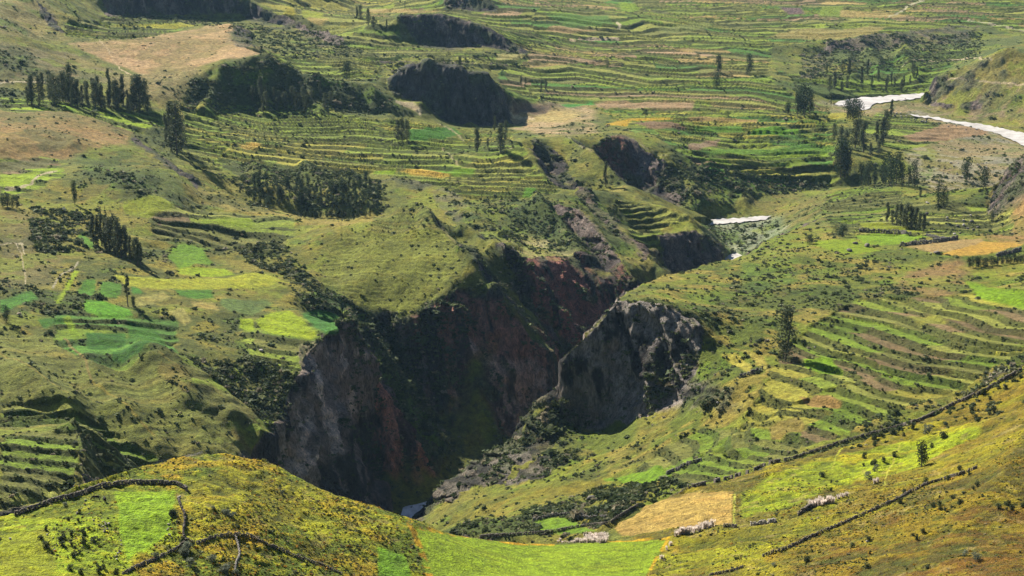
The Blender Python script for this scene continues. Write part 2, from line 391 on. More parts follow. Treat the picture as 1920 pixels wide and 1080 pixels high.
dz = (lf*ridged*3.2 + N40*3.4 + N12*1.1 + N5*0.28)*amp*(1-rock*.3)*np.where((Yg > 1080) & (Yg < 1320) & (PX > 640) & (PX < 1200), .55, 1)
NF = fbm(X_, Y_, 3.4, 3, 301); NG = fbm(X_, Y_, 1.5, 2, 305)
dz += np.where(Yg < 720, NF*.45+NG*.2, 0)*(1-ff)
dz = dz*(1-ff) + ff*fbm(X_, Y_, 60, 2, 5)*.4
# ridges and spurs too small for the skeleton
for line, y0, y1, h, wpx in [
 ([(172,700),(220,760),(292,825)],780,1000,5,42),([(280,680),(380,738),(500,822)],820,1000,8,55),([(0,660),(60,715),(140,775)],780,960,5,42),
 ([(480,690),(540,700),(560,720)],850,1000,3,25),([(420,420),(520,430),(640,440)],1100,1400,3,30),
 ([(752,396),(775,384),(800,396)],1200,1330,8,44),([(700,430),(680,500),(640,575)],1100,1300,3,46),([(800,425),(770,500),(725,590)],1100,1250,2.5,40),([(870,430),(930,470),(985,515),(1040,570),(1088,628)],1190,1290,5,16),([(860,465),(885,487),(925,545),(962,590),(1002,625),(1050,665)],1130,1190,2.5,12),([(930,470),(1000,540),(1060,600)],1150,1300,5,22),
 ([(700,640),(760,740),(830,845)],1060,1130,6,26),([(660,600),(720,700),(780,810)],1060,1130,5,20),
 ([(940,560),(1000,700),(1040,800)],1080,1160,7,30),([(860,600),(890,700),(900,800)],1080,1160,7,34),([(1060,520),(1110,600),(1140,650)],1180,1300,6,24),
 ([(1095,690),(1080,740),(1075,800)],880,980,3,22),([(1168,650),(1165,700),(1160,790)],880,980,4,26),([(1232,650),(1225,690),(1200,780)],880,980,3,24),
 ([(600,650),(580,760),(590,880)],900,1000,4,24),([(660,620),(655,760),(650,880)],960,1040,5,26),([(735,780),(730,880),(720,940)],960,1040,5,22),
 ([(420,130),(400,170),(390,205)],1740,1880,7,24),([(500,108),(495,150),(500,200)],1740,1890,7,26),([(600,150),(590,180),(600,210)],1780,1890,5,22),([(690,160),(700,190),(730,214)],1780,1890,5,18),
 ([(800,115),(790,160),(790,200)],1880,1950,5,22),([(860,128),(865,180),(880,232)],1870,1940,5,22),([(915,140),(930,200),(945,236)],1870,1930,5,16),
 ([(880,400),(930,440),(960,470)],1330,1470,5,26),([(1010,380),(1060,440),(1120,520)],1330,1480,6,22),
 ([(480,320),(510,350),(560,388)],1450,1600,6,24),([(570,315),(600,350),(640,392)],1450,1600,8,24),([(650,325),(670,360),(690,390)],1450,1580,7,20),
 ([(150,290),(240,300),(340,360)],1250,1500,5,40),([(1560,90),(1590,110),(1600,140)],2200,2500,5,20),([(1690,75),(1700,110),(1720,130)],2200,2560,6,22),([(1620,80),(1640,110),(1650,130)],2200,2560,5,20),
 ([(1250,300),(1290,340),(1310,380)],1600,1750,5,22),([(1330,310),(1380,340),(1400,370)],1560,1760,5,24),
]:
    xs = [p[0] for p in line]; ys = [p[1] for p in line]
    m = (PX > min(xs)-60) & (PX < max(xs)+60) & (PY > min(ys)-60) & (PY < max(ys)+60) & (Yg > y0) & (Yg < y1)
    if m.any():
        d = polydist(line, PX[m]+N40[m]*14, PY[m]+N12[m]*5)
        dz[m] += h*sstep(0, 1, 1-d/wpx)*(.8+.5*N40[m])
# gullies running down the steeper grass slopes
gul = 1-np.abs(fbm(X_+gy*18, Y_-gx*18, 26, 3, 61))*2.2
dz -= (sstep(.12, .5, S)*gul*np.where((Yg > 1080) & (Yg < 1320), 1.0, 1.5))*(1-rock)*(1-ff)*np.where(Yg < 560, .25, 1)
bed = sstep(-379, -386, Zb-ZC); dz = dz*(1-bed)-.6*bed
fl = feather(FLAT_RIV, 6); dz *= (1-fl*.85)
Zt = Zb + dz
# terraces
# zone: polygon, near, far, spacing m, riser m, direction (deg from +Y towards +X), parcel length m, palette, contour pull
G1=(.105,.150,.032); G2=(.135,.170,.042); G3=(.060,.125,.030); G4=(.165,.175,.060); TAN=(.235,.185,.095); PNK=(.215,.160,.115); YEL=(.215,.205,.062); DK=(.060,.085,.028); BRN=(.120,.090,.060); OLV=(.110,.115,.045)
TER = [
 ([(340,200),(480,190),(700,225),(770,225),(860,236),(960,240),(992,300),(1060,352),(1000,376),(880,372),(820,347),(720,328),(640,320),(450,308),(370,320),(340,290)],1380,1880,15.5,2.1,8,60,[G1,G2,G4,G2,YEL],.16),
 ([(600,-20),(1960,-20),(1960,70),(1840,46),(1540,76),(1450,90),(1440,140),(1500,190),(1560,200),(1550,260),(1560,360),(1330,330),(1290,290),(1250,215),(1060,190),(950,190),(930,140),(905,130),(990,100),(960,75),(900,40),(740,20)],1650,3600,25,2.2,-3,90,[G1,G2,G4,OLV,G2,G1,TAN,PNK,OLV,G4,G3],.10),
 ([(1120,200),(1300,205),(1460,205),(1570,215),(1570,345),(1480,350),(1330,300),(1250,270),(1180,240)],1600,2000,18,1.8,-4,75,[G1,G2,G3,G4,G2,YEL],.12),
 ([(130,40),(240,22),(360,48),(330,62),(250,78),(120,76)],1950,2450,24,3.2,10,100,[G1,OLV,G2],.15),
 ([(455,85),(560,100),(720,130),(730,150),(640,150),(560,140),(510,108)],1860,2250,24,2.8,6,100,[G1,G2,G4],.12),
 ([(560,50),(740,30),(800,85),(940,100),(1000,108),(930,140),(870,120),(770,105),(700,140),(590,120)],1960,2400,22,2.4,-6,80,[G1,OLV,G4,G2],.15),
 ([(440,-10),(560,-10),(740,-5),(740,25),(640,70),(560,50),(500,10)],2100,3000,42,2.0,10,120,[G2,G4,YEL,G4,TAN],.1),
 ([(1150,372),(1240,392),(1290,405),(1240,430),(1250,500),(1190,450)],1330,1520,11,1.6,-14,30,[G4,G2,OLV],.2),
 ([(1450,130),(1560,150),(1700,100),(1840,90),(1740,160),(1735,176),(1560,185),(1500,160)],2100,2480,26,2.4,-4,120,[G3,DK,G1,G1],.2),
 ([(1480,640),(1600,560),(1930,520),(1930,660),(1760,745),(1600,810),(1480,840),(1350,860)],690,1010,14,1.7,54,70,[OLV,G2,G1,G4,YEL,BRN],.2),
 ([(1180,880),(1320,800),(1500,790),(1500,850),(1300,905)],690,860,13,1.2,44,60,[OLV,G2,G1,OLV],.2),
 ([(0,610),(280,700),(480,860),(240,870),(200,810),(0,760)],790,1010,10,.16,-14,60,[(.115,.125,.042),(.125,.125,.045),(.105,.115,.040)],.35),
 ([(330,690),(460,690),(520,800),(500,840),(400,800)],840,980,10,.2,20,50,[OLV,OLV,G2],.3),
 ([(0,760),(110,770),(200,800),(300,850),(280,880),(200,880),(170,820),(0,812)],740,900,16,2.2,-10,70,[G1,G4,G2,G1],.2),
 ([(0,812),(150,800),(150,860),(120,950),(0,950)],590,730,13,.9,-8,60,[OLV,G1,OLV,G4],.2),
 ([(700,392),(775,383),(840,430),(840,452),(690,448)],1180,1330,5.5,.9,5,300,[(.13,.13,.05),(.10,.115,.04)],.4),
 ([(640,440),(840,430),(870,500),(830,545),(760,590),(640,560),(600,500)],1120,1260,8,.3,5,400,[(.125,.135,.042)],.5),
 ([(280,400),(500,380),(560,430),(520,480),(420,470),(300,450)],1130,1330,22,1.5,4,90,[G2,OLV,G4,BRN],.25),
 ([(0,300),(110,290),(120,330),(60,360),(0,370)],1250,1420,24,1.2,2,80,[(.15,.21,.03),BRN,(.17,.23,.04)],.1),
 ([(0,180),(230,200),(330,215),(330,240),(250,245),(130,210),(0,212)],1480,1720,26,1.6,0,80,[(.17,.23,.035),G2,(.12,.19,.03)],.1),
 ([(1560,400),(1700,380),(1900,380),(1900,440),(1740,440),(1560,445)],1150,1480,24,1.3,6,90,[OLV,G2,G4,OLV],.2),
 ([(1560,345),(1700,355),(1680,400),(1560,420),(1540,390)],1330,1640,22,1.6,0,90,[OLV,G1,OLV],.2),
 ([(1650,200),(1720,215),(1820,250),(1690,285),(1600,250)],1780,2080,24,1.5,-12,80,[G1,G2,OLV],.1),
 ([(450,600),(640,590),(680,610),(570,690),(480,720)],930,1110,18,1.1,12,60,[G1,G2,OLV],.1),
 ([(100,590),(330,600),(330,690),(200,700),(100,650)],920,1040,18,1.3,-8,60,[G3,G3,G1],.1),
]
COL = np.zeros(PX.shape+(3,), np.float32)
RIS = np.zeros(PX.shape, np.float32)      # riser / hedge line
TMASK = np.zeros(PX.shape, np.float32)
tcol = np.zeros(PX.shape+(3,), np.float32)
for zi, (poly, y0, y1, D, hgt, ang, Lp, pal, kz) in enumerate(TER):
    m = pm(poly, y0, y1, 9) & (rock < .3)
    if not m.any(): continue
    x, y, z = Xg[m], Yg[m], Zb[m]
    ca, sa = math.cos(math.radians(ang)), math.sin(math.radians(ang))
    s = (y*ca + x*sa)/D + (z-z.mean())*kz/ (D/12.0)*.6 + fbm(x, y, 150, 3, 70+zi)*2.4 + fbm(x, y, 40, 2, 80+zi)*.35
    a = (x*ca - y*sa)/Lp + fbm(x, y, 200, 2, 90+zi)*.8
    big = np.floor(a*.5)                                   # terraces break step along some joints
    big2 = np.floor((y*ca+x*sa)/(D*4.5)+fbm(x, y, 120, 2, 77)*.8); s = s + _h(big, big2, 100+zi)*1.0
    kx = np.floor(s); t = s-kx
    aa = a*(.7+.9*_h(kx, kx*0, 110+zi)) + _h(kx, kx*0, 120+zi)*7
    cell = np.floor(aa); ta = aa-cell
    drop = _h(cell, kx, 140+zi)
    ramp = sstep(.70, .98, t)
    hh = hgt*1.45*(.6+.8*_h(kx, big, 150+zi))
    f = feather(m, 5)[m]
    Zt[m] += (f*hh*(ramp-t)).astype(Zt.dtype)
    ci = (_h(cell, kx, 160+zi)*len(pal)).astype(int) % len(pal)
    P = np.array(pal, np.float32)[ci]
    P = P*(.82+.36*_h(cell, kx, 170+zi))[:, None]
    tcol[m] = P
    thin = 0.03*Lp/ max(D, 1)
    edge = np.maximum(sstep(.62, .72, t), (1-sstep(0., .8/Lp, np.minimum(ta, 1-ta)))*(drop > .45)*.75)
    RIS[m] = edge*(1 if hgt > .85 else .3)*(.70+.30*sstep(-.35, .25, N12[m]))
    TMASK[m] = f
def clamp01(a): return np.clip(a, 0, 1)
# rock: horizontal displacement, ribs and ledges
nl = np.maximum(S, 1e-3); dxn, dyn = -gx/nl, -gy/nl
rk = feather(rock > .5, 4)*(1-bed*.8)
rid = 1-np.abs(fbm(X_+Y_*.35, Zb*.22+Y_*.2, 11, 4, 55))*2
rid2 = 1-np.abs(fbm(X_+Y_*.35, Zb*.16+Y_*.2, 5.5, 3, 57))*2
disp = rk*((rid-.45)*4.2 + (rid2-.45)*2.4 + NZ*3.0 + NR*1.3 + fbm(X_*.6+Y_*.6, Zb*1.6, 5, 3, 58)*1.3)
near = (Yg < 800)
disp = np.where(near, disp*.45, disp); disp = np.where((PX > 1040) & (PX < 1330) & (Yg > 850) & (Yg < 1010), disp*.6, disp)
Xd = Xg + dxn*disp; Yd = Yg + dyn*disp
Zt += rk*NR*1.2

# ------------------------------------------------------------------ colours that belong to the ground itself
def mix(a, b, t): t = t[..., None] if np.ndim(t) == 2 else t; return a*(1-t)+b*t
A = lambda *c: np.array(c, np.float32)
nA = clamp01(.5+N40*1.1); nB = clamp01(.5+N12*1.2); nC = clamp01(.5+N150*1.3)
base = mix(A(.090,.105,.034), A(.150,.150,.046), nA)
base = mix(base, A(.055,.070,.025), sstep(.52, .85, nB)*.65)
COL[:] = base
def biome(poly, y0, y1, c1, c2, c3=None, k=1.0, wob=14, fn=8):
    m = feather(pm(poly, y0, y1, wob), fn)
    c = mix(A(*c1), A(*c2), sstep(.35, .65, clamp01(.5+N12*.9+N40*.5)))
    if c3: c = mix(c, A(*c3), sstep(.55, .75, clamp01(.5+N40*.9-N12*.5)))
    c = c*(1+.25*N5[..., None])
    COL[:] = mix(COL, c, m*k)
# foreground
biome([(-200,840),(800,840),(800,1100),(-200,1100)],0,520,(.185,.210,.030),(.235,.180,.030),(.095,.125,.022))
biome([(0,960),(120,935),(240,905),(330,920),(330,1000),(235,1060),(0,1090)],0,470,(.200,.260,.022),(.170,.225,.024),(.105,.135,.022))
biome([(345,905),(440,880),(620,920),(700,960),(640,1000),(470,985),(360,990)],0,500,(.300,.200,.028),(.200,.200,.032),(.140,.140,.03))
biome([(560,920),(760,985),(700,1040),(560,1010)],0,500,(.250,.260,.026),(.165,.180,.026),None,.8)
biome([(1100,580),(2100,580),(2100,1100),(1200,1100)],0,720,(.150,.118,.032),(.175,.160,.034),(.095,.082,.025))
biome([(1520,1040),(1750,905),(1960,820),(1960,1110),(1450,1110)],0,720,(.105,.066,.022),(.150,.120,.028),(.070,.062,.020),1,30,20)
biome([(1390,930),(1480,880),(1640,835),(1800,790),(1840,800),(1720,870),(1600,900),(1480,955),(1390,975)],0,720,(.215,.260,.030),(.250,.235,.034),(.160,.195,.028),1,5,4)
biome([(1215,1020),(1380,990),(1500,955),(1600,925),(1440,1050),(1230,1090)],0,600,(.185,.140,.030),(.170,.180,.030),(.120,.115,.025),.9)
# middle right hill
biome([(1000,400),(2100,400),(2100,700),(1760,770),(1290,915),(1000,1010),(760,1010),(1100,820),(1250,560)],700,1320,(.130,.145,.038),(.190,.165,.058),(.085,.105,.028))
biome([(1250,560),(1330,640),(1250,800),(1120,900),(1000,940),(1180,860)],780,1000,(.185,.155,.055),(.150,.155,.046),None,.7)
biome([(760,1010),(900,930),(1130,870),(1220,920),(1120,1010)],680,900,(.135,.125,.036),(.115,.125,.034),(.075,.09,.026))
biome([(1380,450),(1480,440),(1500,520),(1400,560)],900,1300,(.085,.130,.032),(.105,.140,.038),None,.8)
biome([(1700,500),(1800,490),(1830,530),(1760,560),(1690,545)],850,1200,(.190,.130,.075),(.165,.125,.065),None,.9)
biome([(1330,345),(1560,345),(1560,430),(1460,440),(1440,400)],1280,1750,(.115,.125,.046),(.150,.135,.060),None,.8)
# left side
biome([(-200,330),(420,350),(760,410),(760,640),(-200,700)],930,1450,(.120,.125,.040),(.170,.155,.048),(.075,.085,.028))
biome([(130,290),(250,280),(360,350),(330,380),(180,350)],1250,1500,(.085,.110,.034),(.070,.090,.030),None,.9)
biome([(360,355),(560,395),(740,402),(740,425),(560,430),(400,400)],1200,1460,(.230,.190,.080),(.185,.165,.060),None,.8)
biome([(-200,600),(520,690),(500,870),(-200,870)],740,1000,(.110,.115,.038),(.140,.125,.048),(.080,.090,.030))
biome([(0,380),(100,430),(110,540),(0,550)],950,1230,(.115,.105,.060),(.090,.090,.048),None,.8)
biome([(660,420),(860,430),(880,490),(830,545),(700,640),(600,570),(600,500)],1100,1290,(.120,.135,.040),(.150,.155,.045),(.090,.110,.032))
biome([(800,400),(880,487),(830,545),(720,640),(760,600),(850,520)],1120,1260,(.190,.180,.075),(.150,.150,.050),None,.8)
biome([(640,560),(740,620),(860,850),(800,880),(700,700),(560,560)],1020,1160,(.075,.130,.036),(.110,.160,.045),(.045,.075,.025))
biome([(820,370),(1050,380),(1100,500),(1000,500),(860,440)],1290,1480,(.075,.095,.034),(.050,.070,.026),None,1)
biome([(940,440),(1080,450),(1080,480),(1040,500),(960,480)],1300,1420,(.300,.270,.170),(.130,.140,.060),None,.8)
biome([(1085,290),(1240,390),(1360,490),(1180,540),(1100,400)],1320,1620,(.145,.150,.048),(.175,.160,.060),(.080,.095,.034))
# brown mesas
biome([(-100,205),(110,205),(245,240),(250,262),(150,295),(0,300),(-100,300)],1380,1640,(.235,.165,.090),(.195,.150,.075),(.130,.115,.055))
biome([(125,84),(250,74),(340,60),(440,40),(430,76),(515,95),(385,118),(350,140),(270,140),(200,112)],1700,2100,(.340,.245,.165),(.300,.220,.140),(.210,.165,.095),1,4,3)
biome([(200,140),(380,130),(350,190),(300,200),(220,180)],1640,1860,(.225,.185,.110),(.155,.135,.070),None,.9)
biome([(-200,60),(120,90),(220,130),(200,160),(-200,160)],1650,1980,(.160,.140,.085),(.110,.110,.055),None,.9)
biome([(-200,-20),(70,-20),(130,80),(60,70),(-200,40)],1800,2300,(.190,.165,.085),(.140,.135,.060),None,.9)
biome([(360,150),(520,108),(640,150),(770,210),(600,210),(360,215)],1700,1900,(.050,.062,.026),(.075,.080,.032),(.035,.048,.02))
# valley floor
biome([(1500,195),(1740,185),(1800,230),(1930,270),(1930,300),(1830,400),(1740,350),(1760,290),(1690,215),(1550,210)],1500,2150,(.230,.190,.130),(.150,.150,.085),(.195,.185,.160))
biome([(1700,280),(1860,265),(1850,340),(1760,370),(1700,340)],1500,1850,(.210,.175,.115),(.160,.150,.075),(.235,.22,.18))
biome([(1300,410),(1470,405),(1480,430),(1400,475),(1350,475)],1380,1700,(.185,.205,.160),(.130,.160,.100),(.24,.24,.21))
biome([(1330,300),(1560,320),(1560,345),(1400,370),(1290,400),(1290,340)],1560,1800,(.075,.115,.034),(.110,.140,.044),(.055,.080,.03))
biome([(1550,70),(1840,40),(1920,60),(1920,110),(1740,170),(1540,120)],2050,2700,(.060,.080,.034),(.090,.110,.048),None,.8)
biome([(1740,175),(1880,85),(1930,100),(1930,245),(1740,215)],1950,2200,(.160,.150,.070),(.120,.125,.055),(.17,.14,.10))
biome([(1840,400),(1866,340),(1900,290),(2100,200),(2100,470),(1850,450)],1200,1520,(.215,.150,.080),(.150,.125,.055),(.100,.095,.040))
biome([(930,190),(1110,195),(1120,250),(1050,262),(960,235)],1700,2000,(.290,.230,.160),(.240,.200,.120),(.15,.13,.09))
# flowers, tussocks and bare spots in the near grass
fgm = sstep(760, 560, Yg)*(1-ff)
left_ = sstep(900, 700, PX)
COL[:] = mix(COL, A(.050,.065,.018), sstep(.05, .45, -NF-NG*.4)*.6*fgm)
COL[:] = mix(COL, A(.330,.205,.024), sstep(.16, .45, NF+N12*.6-.12+NG*.3)*(.14+.24*left_)*fgm*sstep(-.3, .3, N40))
COL[:] = mix(COL, A(.280,.275,.030), sstep(.15, .5, NG+N5*.5)*(.18+.32*left_)*fgm)
COL[:] = mix(COL, A(.240,.190,.110), sstep(.45, .7, N5-NF*.4)*.4*fgm)
# shrubland patches, damp hollows and drier spots
NP = fbm(X_, Y_, 60, 5, 411, .6); NQ = fbm(X_, Y_, 22, 4, 417, .6)
mid_ = sstep(620, 700, Yg)
for poly, y0, y1 in (([(-100,205),(110,205),(245,240),(250,262),(150,295),(0,300),(-100,300)],1380,1640),([(125,84),(250,74),(340,60),(440,40),(430,76),(515,95),(385,118),(350,200),(200,180),(200,112)],1640,2100),([(1500,195),(1740,185),(1800,230),(1930,270),(1930,300),(1830,400),(1740,350),(1760,290),(1690,215),(1550,210)],1500,2150),([(1840,400),(1866,340),(1900,290),(2100,200),(2100,470),(1850,450)],1200,1520),([(960,195),(1110,195),(1110,228),(960,232)],1750,2000)):
    mid_ = mid_*(1-feather(pm(poly, y0, y1, 5), 4)*.85)
COL[:] = mix(COL, A(.038,.055,.020), sstep(.06, .30, NP+.4*NQ)*.62*mid_)
COL[:] = mix(COL, A(.215,.180,.062), sstep(.10, .35, -NP+.5*NQ)*.38*mid_)
COL[:] = mix(COL, A(.120,.190,.030), sstep(.16, .32, NQ-.3*NP)*.35*mid_)
# terraces over them
tc = tcol*1.2*(1+.22*N12[..., None]+.12*N5[..., None])
COL = mix(COL, tc, TMASK*.92)
# explicit fields
FLD = [
 ([(775,990),(860,1005),(960,1018),(1040,1021),(1150,1016),(1252,1012),(1205,1090),(800,1090)],380,510,(.150,.205,.022),2),
 ([(1150,985),(1210,950),(1290,922),(1375,925),(1372,985),(1260,995),(1165,1002)],0,600,(.275,.205,.090),3),
 ([(0,1000),(90,985),(105,1060),(80,1090),(0,1090)],0,450,(.190,.215,.030),6),
 ([(215,925),(330,922),(315,1000),(240,1050),(225,990)],0,470,(.160,.245,.018),5),
 ([(708,1030),(750,1020),(775,1090),(710,1090)],0,450,(.110,.200,.030),3),
 ([(145,545),(163,527),(180,527),(180,548),(172,559),(150,553)],900,1200,(.062,.135,.024),2),
 ([(190,530),(228,535),(228,550),(220,562),(188,562),(188,545)],900,1200,(.062,.135,.024),2),
 ([(246,540),(262,545),(268,553),(248,556)],900,1200,(.060,.155,.032),1),
 ([(322,537),(340,535),(395,545),(402,562),(370,564),(335,556)],900,1200,(.062,.135,.024),2),
 ([(415,565),(500,563),(510,572),(475,597),(430,590),(412,575)],900,1200,(.085,.120,.045),2),
 ([(160,566),(200,568),(240,583),(250,597),(200,600),(160,588)],900,1200,(.085,.195,.020),2),
 ([(160,630),(235,625),(238,655),(165,662)],850,1100,(.036,.095,.018),2),
 ([(240,605),(290,612),(310,650),(240,656)],850,1100,(.044,.108,.020),2),
 ([(210,665),(310,658),(315,670),(260,685),(212,680)],850,1100,(.032,.085,.017),2),
 ([(70,605),(118,600),(122,612),(80,622)],850,1100,(.042,.108,.020),2),
 ([(450,602),(475,602),(475,620),(450,618)],850,1200,(.200,.260,.022),1),
 ([(478,605),(510,590),(540,585),(570,600),(595,625),(580,635),(505,628)],850,1200,(.200,.255,.024),2),
 ([(565,590),(600,587),(640,600),(625,632),(600,620)],850,1200,(.055,.135,.035),2),
 ([(0,565),(60,550),(72,565),(0,592)],850,1200,(.060,.140,.030),2),
 ([(103,572),(140,512),(150,515),(128,545),(110,575)],850,1200,(.190,.250,.020),2),
 ([(118,600),(130,592),(152,640),(140,647)],850,1200,(.130,.190,.025),1),
 ([(250,565),(305,550),(322,562),(262,577)],850,1200,(.230,.220,.095),2),
 ([(318,590),(345,582),(358,604),(345,612)],850,1200,(.225,.210,.090),2),
 ([(355,568),(400,570),(412,590),(365,580)],850,1200,(.215,.190,.080),2),
 ([(210,520),(330,527),(500,520),(545,535),(500,541),(300,546),(240,540)],950,1250,(.235,.250,.055),3),
 ([(318,475),(340,462),(380,470),(400,495),(340,508),(316,490)],950,1250,(.100,.175,.020),5),
 ([(330,505),(420,505),(440,520),(340,520)],950,1250,(.190,.250,.022),3),
 ([(145,440),(155,437),(176,452),(176,466),(160,462)],950,1300,(.085,.170,.030),1),
 ([(380,410),(465,408),(480,420),(470,432),(380,428)],1150,1400,(.150,.200,.035),3),
 ([(230,380),(300,375),(330,395),(280,410),(235,400)],1100,1400,(.150,.175,.035),4),
 ([(170,345),(210,350),(180,372),(150,365)],1100,1400,(.120,.115,.04),3),
 ([(750,319),(790,314),(852,326),(830,331),(770,326)],1400,1800,(.380,.270,.090),1.5),
 ([(815,317),(892,312),(885,325),(852,326)],1400,1800,(.120,.210,.030),1.5),
 ([(765,240),(850,235),(870,250),(830,260),(768,262)],1500,1850,(.042,.108,.020),2),
 ([(448,272),(475,264),(490,268),(485,276),(460,280)],1400,1800,(.360,.270,.110),1),
 ([(700,318),(745,314),(740,325),(700,326)],1400,1800,(.150,.220,.035),1),
 ([(985,352),(1005,350),(1004,370),(978,370)],1350,1700,(.085,.170,.035),1),
 ([(1135,232),(1180,219),(1260,219),(1258,223),(1182,225),(1175,236)],1650,2000,(.330,.230,.060),1.5),
 ([(1185,226),(1260,226),(1290,240),(1220,242)],1650,2000,(.160,.115,.085),2),
 ([(960,190),(1040,198),(1020,215),(965,210)],1800,2050,(.120,.095,.075),2),
 ([(985,228),(1010,215),(1040,208),(1090,214),(1060,228)],1750,2050,(.300,.250,.140),2),
 ([(1110,190),(1300,187),(1300,203),(1120,201)],1850,2150,(.250,.185,.130),2),
 ([(1290,265),(1350,259),(1345,270),(1290,276)],1650,1900,(.210,.160,.125),1),
 ([(1050,196),(1110,187),(1117,195),(1062,202)],1850,2150,(.055,.165,.040),1),
 ([(1460,12),(1502,12),(1510,25),(1480,26)],2400,3000,(.120,.090,.100),1),
 ([(1540,12),(1580,10),(1580,30),(1535,30)],2400,3000,(.140,.185,.050),1),
 ([(1575,17),(1720,25),(1680,32),(1575,30)],2400,3000,(.260,.215,.110),1),
 ([(1490,54),(1660,50),(1640,64),(1560,76),(1440,66)],2300,2900,(.215,.190,.090),2),
 ([(1230,50),(1330,40),(1330,52),(1240,62)],2300,2900,(.150,.170,.070),2),
 ([(1020,25),(1140,25),(1150,45),(1060,50)],2300,2900,(.095,.160,.045),2),
 ([(1030,48),(1130,55),(1060,62),(1020,58)],2200,2900,(.260,.200,.120),2),
 ([(1160,1),(1190,5),(1200,18),(1165,22)],2500,3000,(.140,.200,.040),1),
 ([(1690,255),(1770,232),(1855,246),(1835,257),(1720,265)],1700,2000,(.215,.155,.110),1),
 ([(1610,208),(1625,206),(1595,222),(1545,221),(1560,212)],1800,2100,(.230,.220,.060),1),
 ([(1420,235),(1500,235),(1495,248),(1400,250)],1700,2000,(.090,.180,.030),1),
 ([(1290,215),(1420,220),(1420,228),(1290,222)],1750,2100,(.240,.180,.090),1),
 ([(1300,235),(1390,232),(1395,243),(1300,246)],1700,2000,(.095,.175,.035),1),
 ([(1180,245),(1230,243),(1240,250),(1190,252)],1650,1900,(.135,.195,.060),1),
 ([(1330,276),(1560,270),(1570,285),(1330,286)],1600,1900,(.095,.165,.035),2),
 ([(1765,480),(1790,470),(1840,454),(1900,451),(1920,460),(1850,478),(1790,483)],1050,1350,(.320,.215,.075),1.5),
 ([(1700,462),(1840,446),(1845,454),(1780,474),(1755,478)],1050,1350,(.250,.190,.105),1.5),
 ([(1610,416),(1650,414),(1745,432),(1640,437)],1150,1450,(.165,.190,.035),2),
 ([(1600,440),(1640,437),(1745,441),(1690,458),(1620,458)],1100,1400,(.140,.215,.030),1.5),
 ([(1530,450),(1600,448),(1650,468),(1600,476),(1530,460)],1050,1350,(.150,.200,.032),3),
 ([(1810,528),(1850,532),(1930,550),(1930,580),(1840,560)],850,1200,(.130,.205,.020),4),
 ([(1700,590),(1760,588),(1780,600),(1730,606)],800,1100,(.190,.195,.060),2),
 ([(1350,670),(1380,668),(1410,690),(1405,700),(1380,690)],800,1000,(.260,.235,.075),1.5),
 ([(1370,656),(1430,668),(1440,690),(1432,694),(1400,668)],800,1000,(.225,.200,.070),1.5),
 ([(1505,672),(1560,668),(1580,695),(1540,700),(1510,690)],780,1000,(.135,.215,.035),4),
 ([(1500,740),(1555,735),(1580,755),(1540,765)],700,900,(.225,.155,.075),3),
 ([(1440,790),(1500,775),(1510,800),(1450,815)],700,900,(.180,.150,.060),3),
 ([(1130,890),(1240,870),(1280,895),(1200,905)],700,900,(.110,.180,.030),5),
 ([(1000,975),(1080,970),(1120,985),(1010,1000)],680,820,(.110,.175,.032),5),
 ([(0,325),(75,320),(60,345),(0,352)],1250,1450,(.190,.255,.035),2),
 ([(0,302),(100,298),(90,312),(0,318)],1250,1450,(.110,.110,.055),2),
 ([(190,45),(340,42),(380,48),(330,52)],1950,2400,(.220,.220,.050),1),
 ([(545,12),(560,25),(540,30),(530,20)],2100,2800,(.250,.230,.050),1),
 ([(565,20),(605,22),(605,33),(570,32)],2100,2800,(.200,.225,.050),1),
 ([(575,33),(620,34),(600,44),(580,40)],2100,2800,(.300,.240,.110),1),
 ([(690,15),(825,17),(820,22),(690,22)],2200,2800,(.300,.245,.130),1),
 ([(930,100),(985,102),(970,110),(930,112)],2000,2400,(.260,.240,.120),1),
]
for poly, y0, y1, c, wob in FLD:
    m = pm(poly, y0, y1, wob)
    f = feather(m, 1)
    var = 1+.10*N40+.10*N12+.14*N5
    COL = mix(COL, A(*c)*var[..., None], f)
    RIS *= (1-f*.9); rock = rock*(1-f)
# hedge and bank lines
hc = mix(A(.026,.038,.014), A(.052,.058,.022), nB)
COL = mix(COL, hc, clamp01(RIS)*.88)
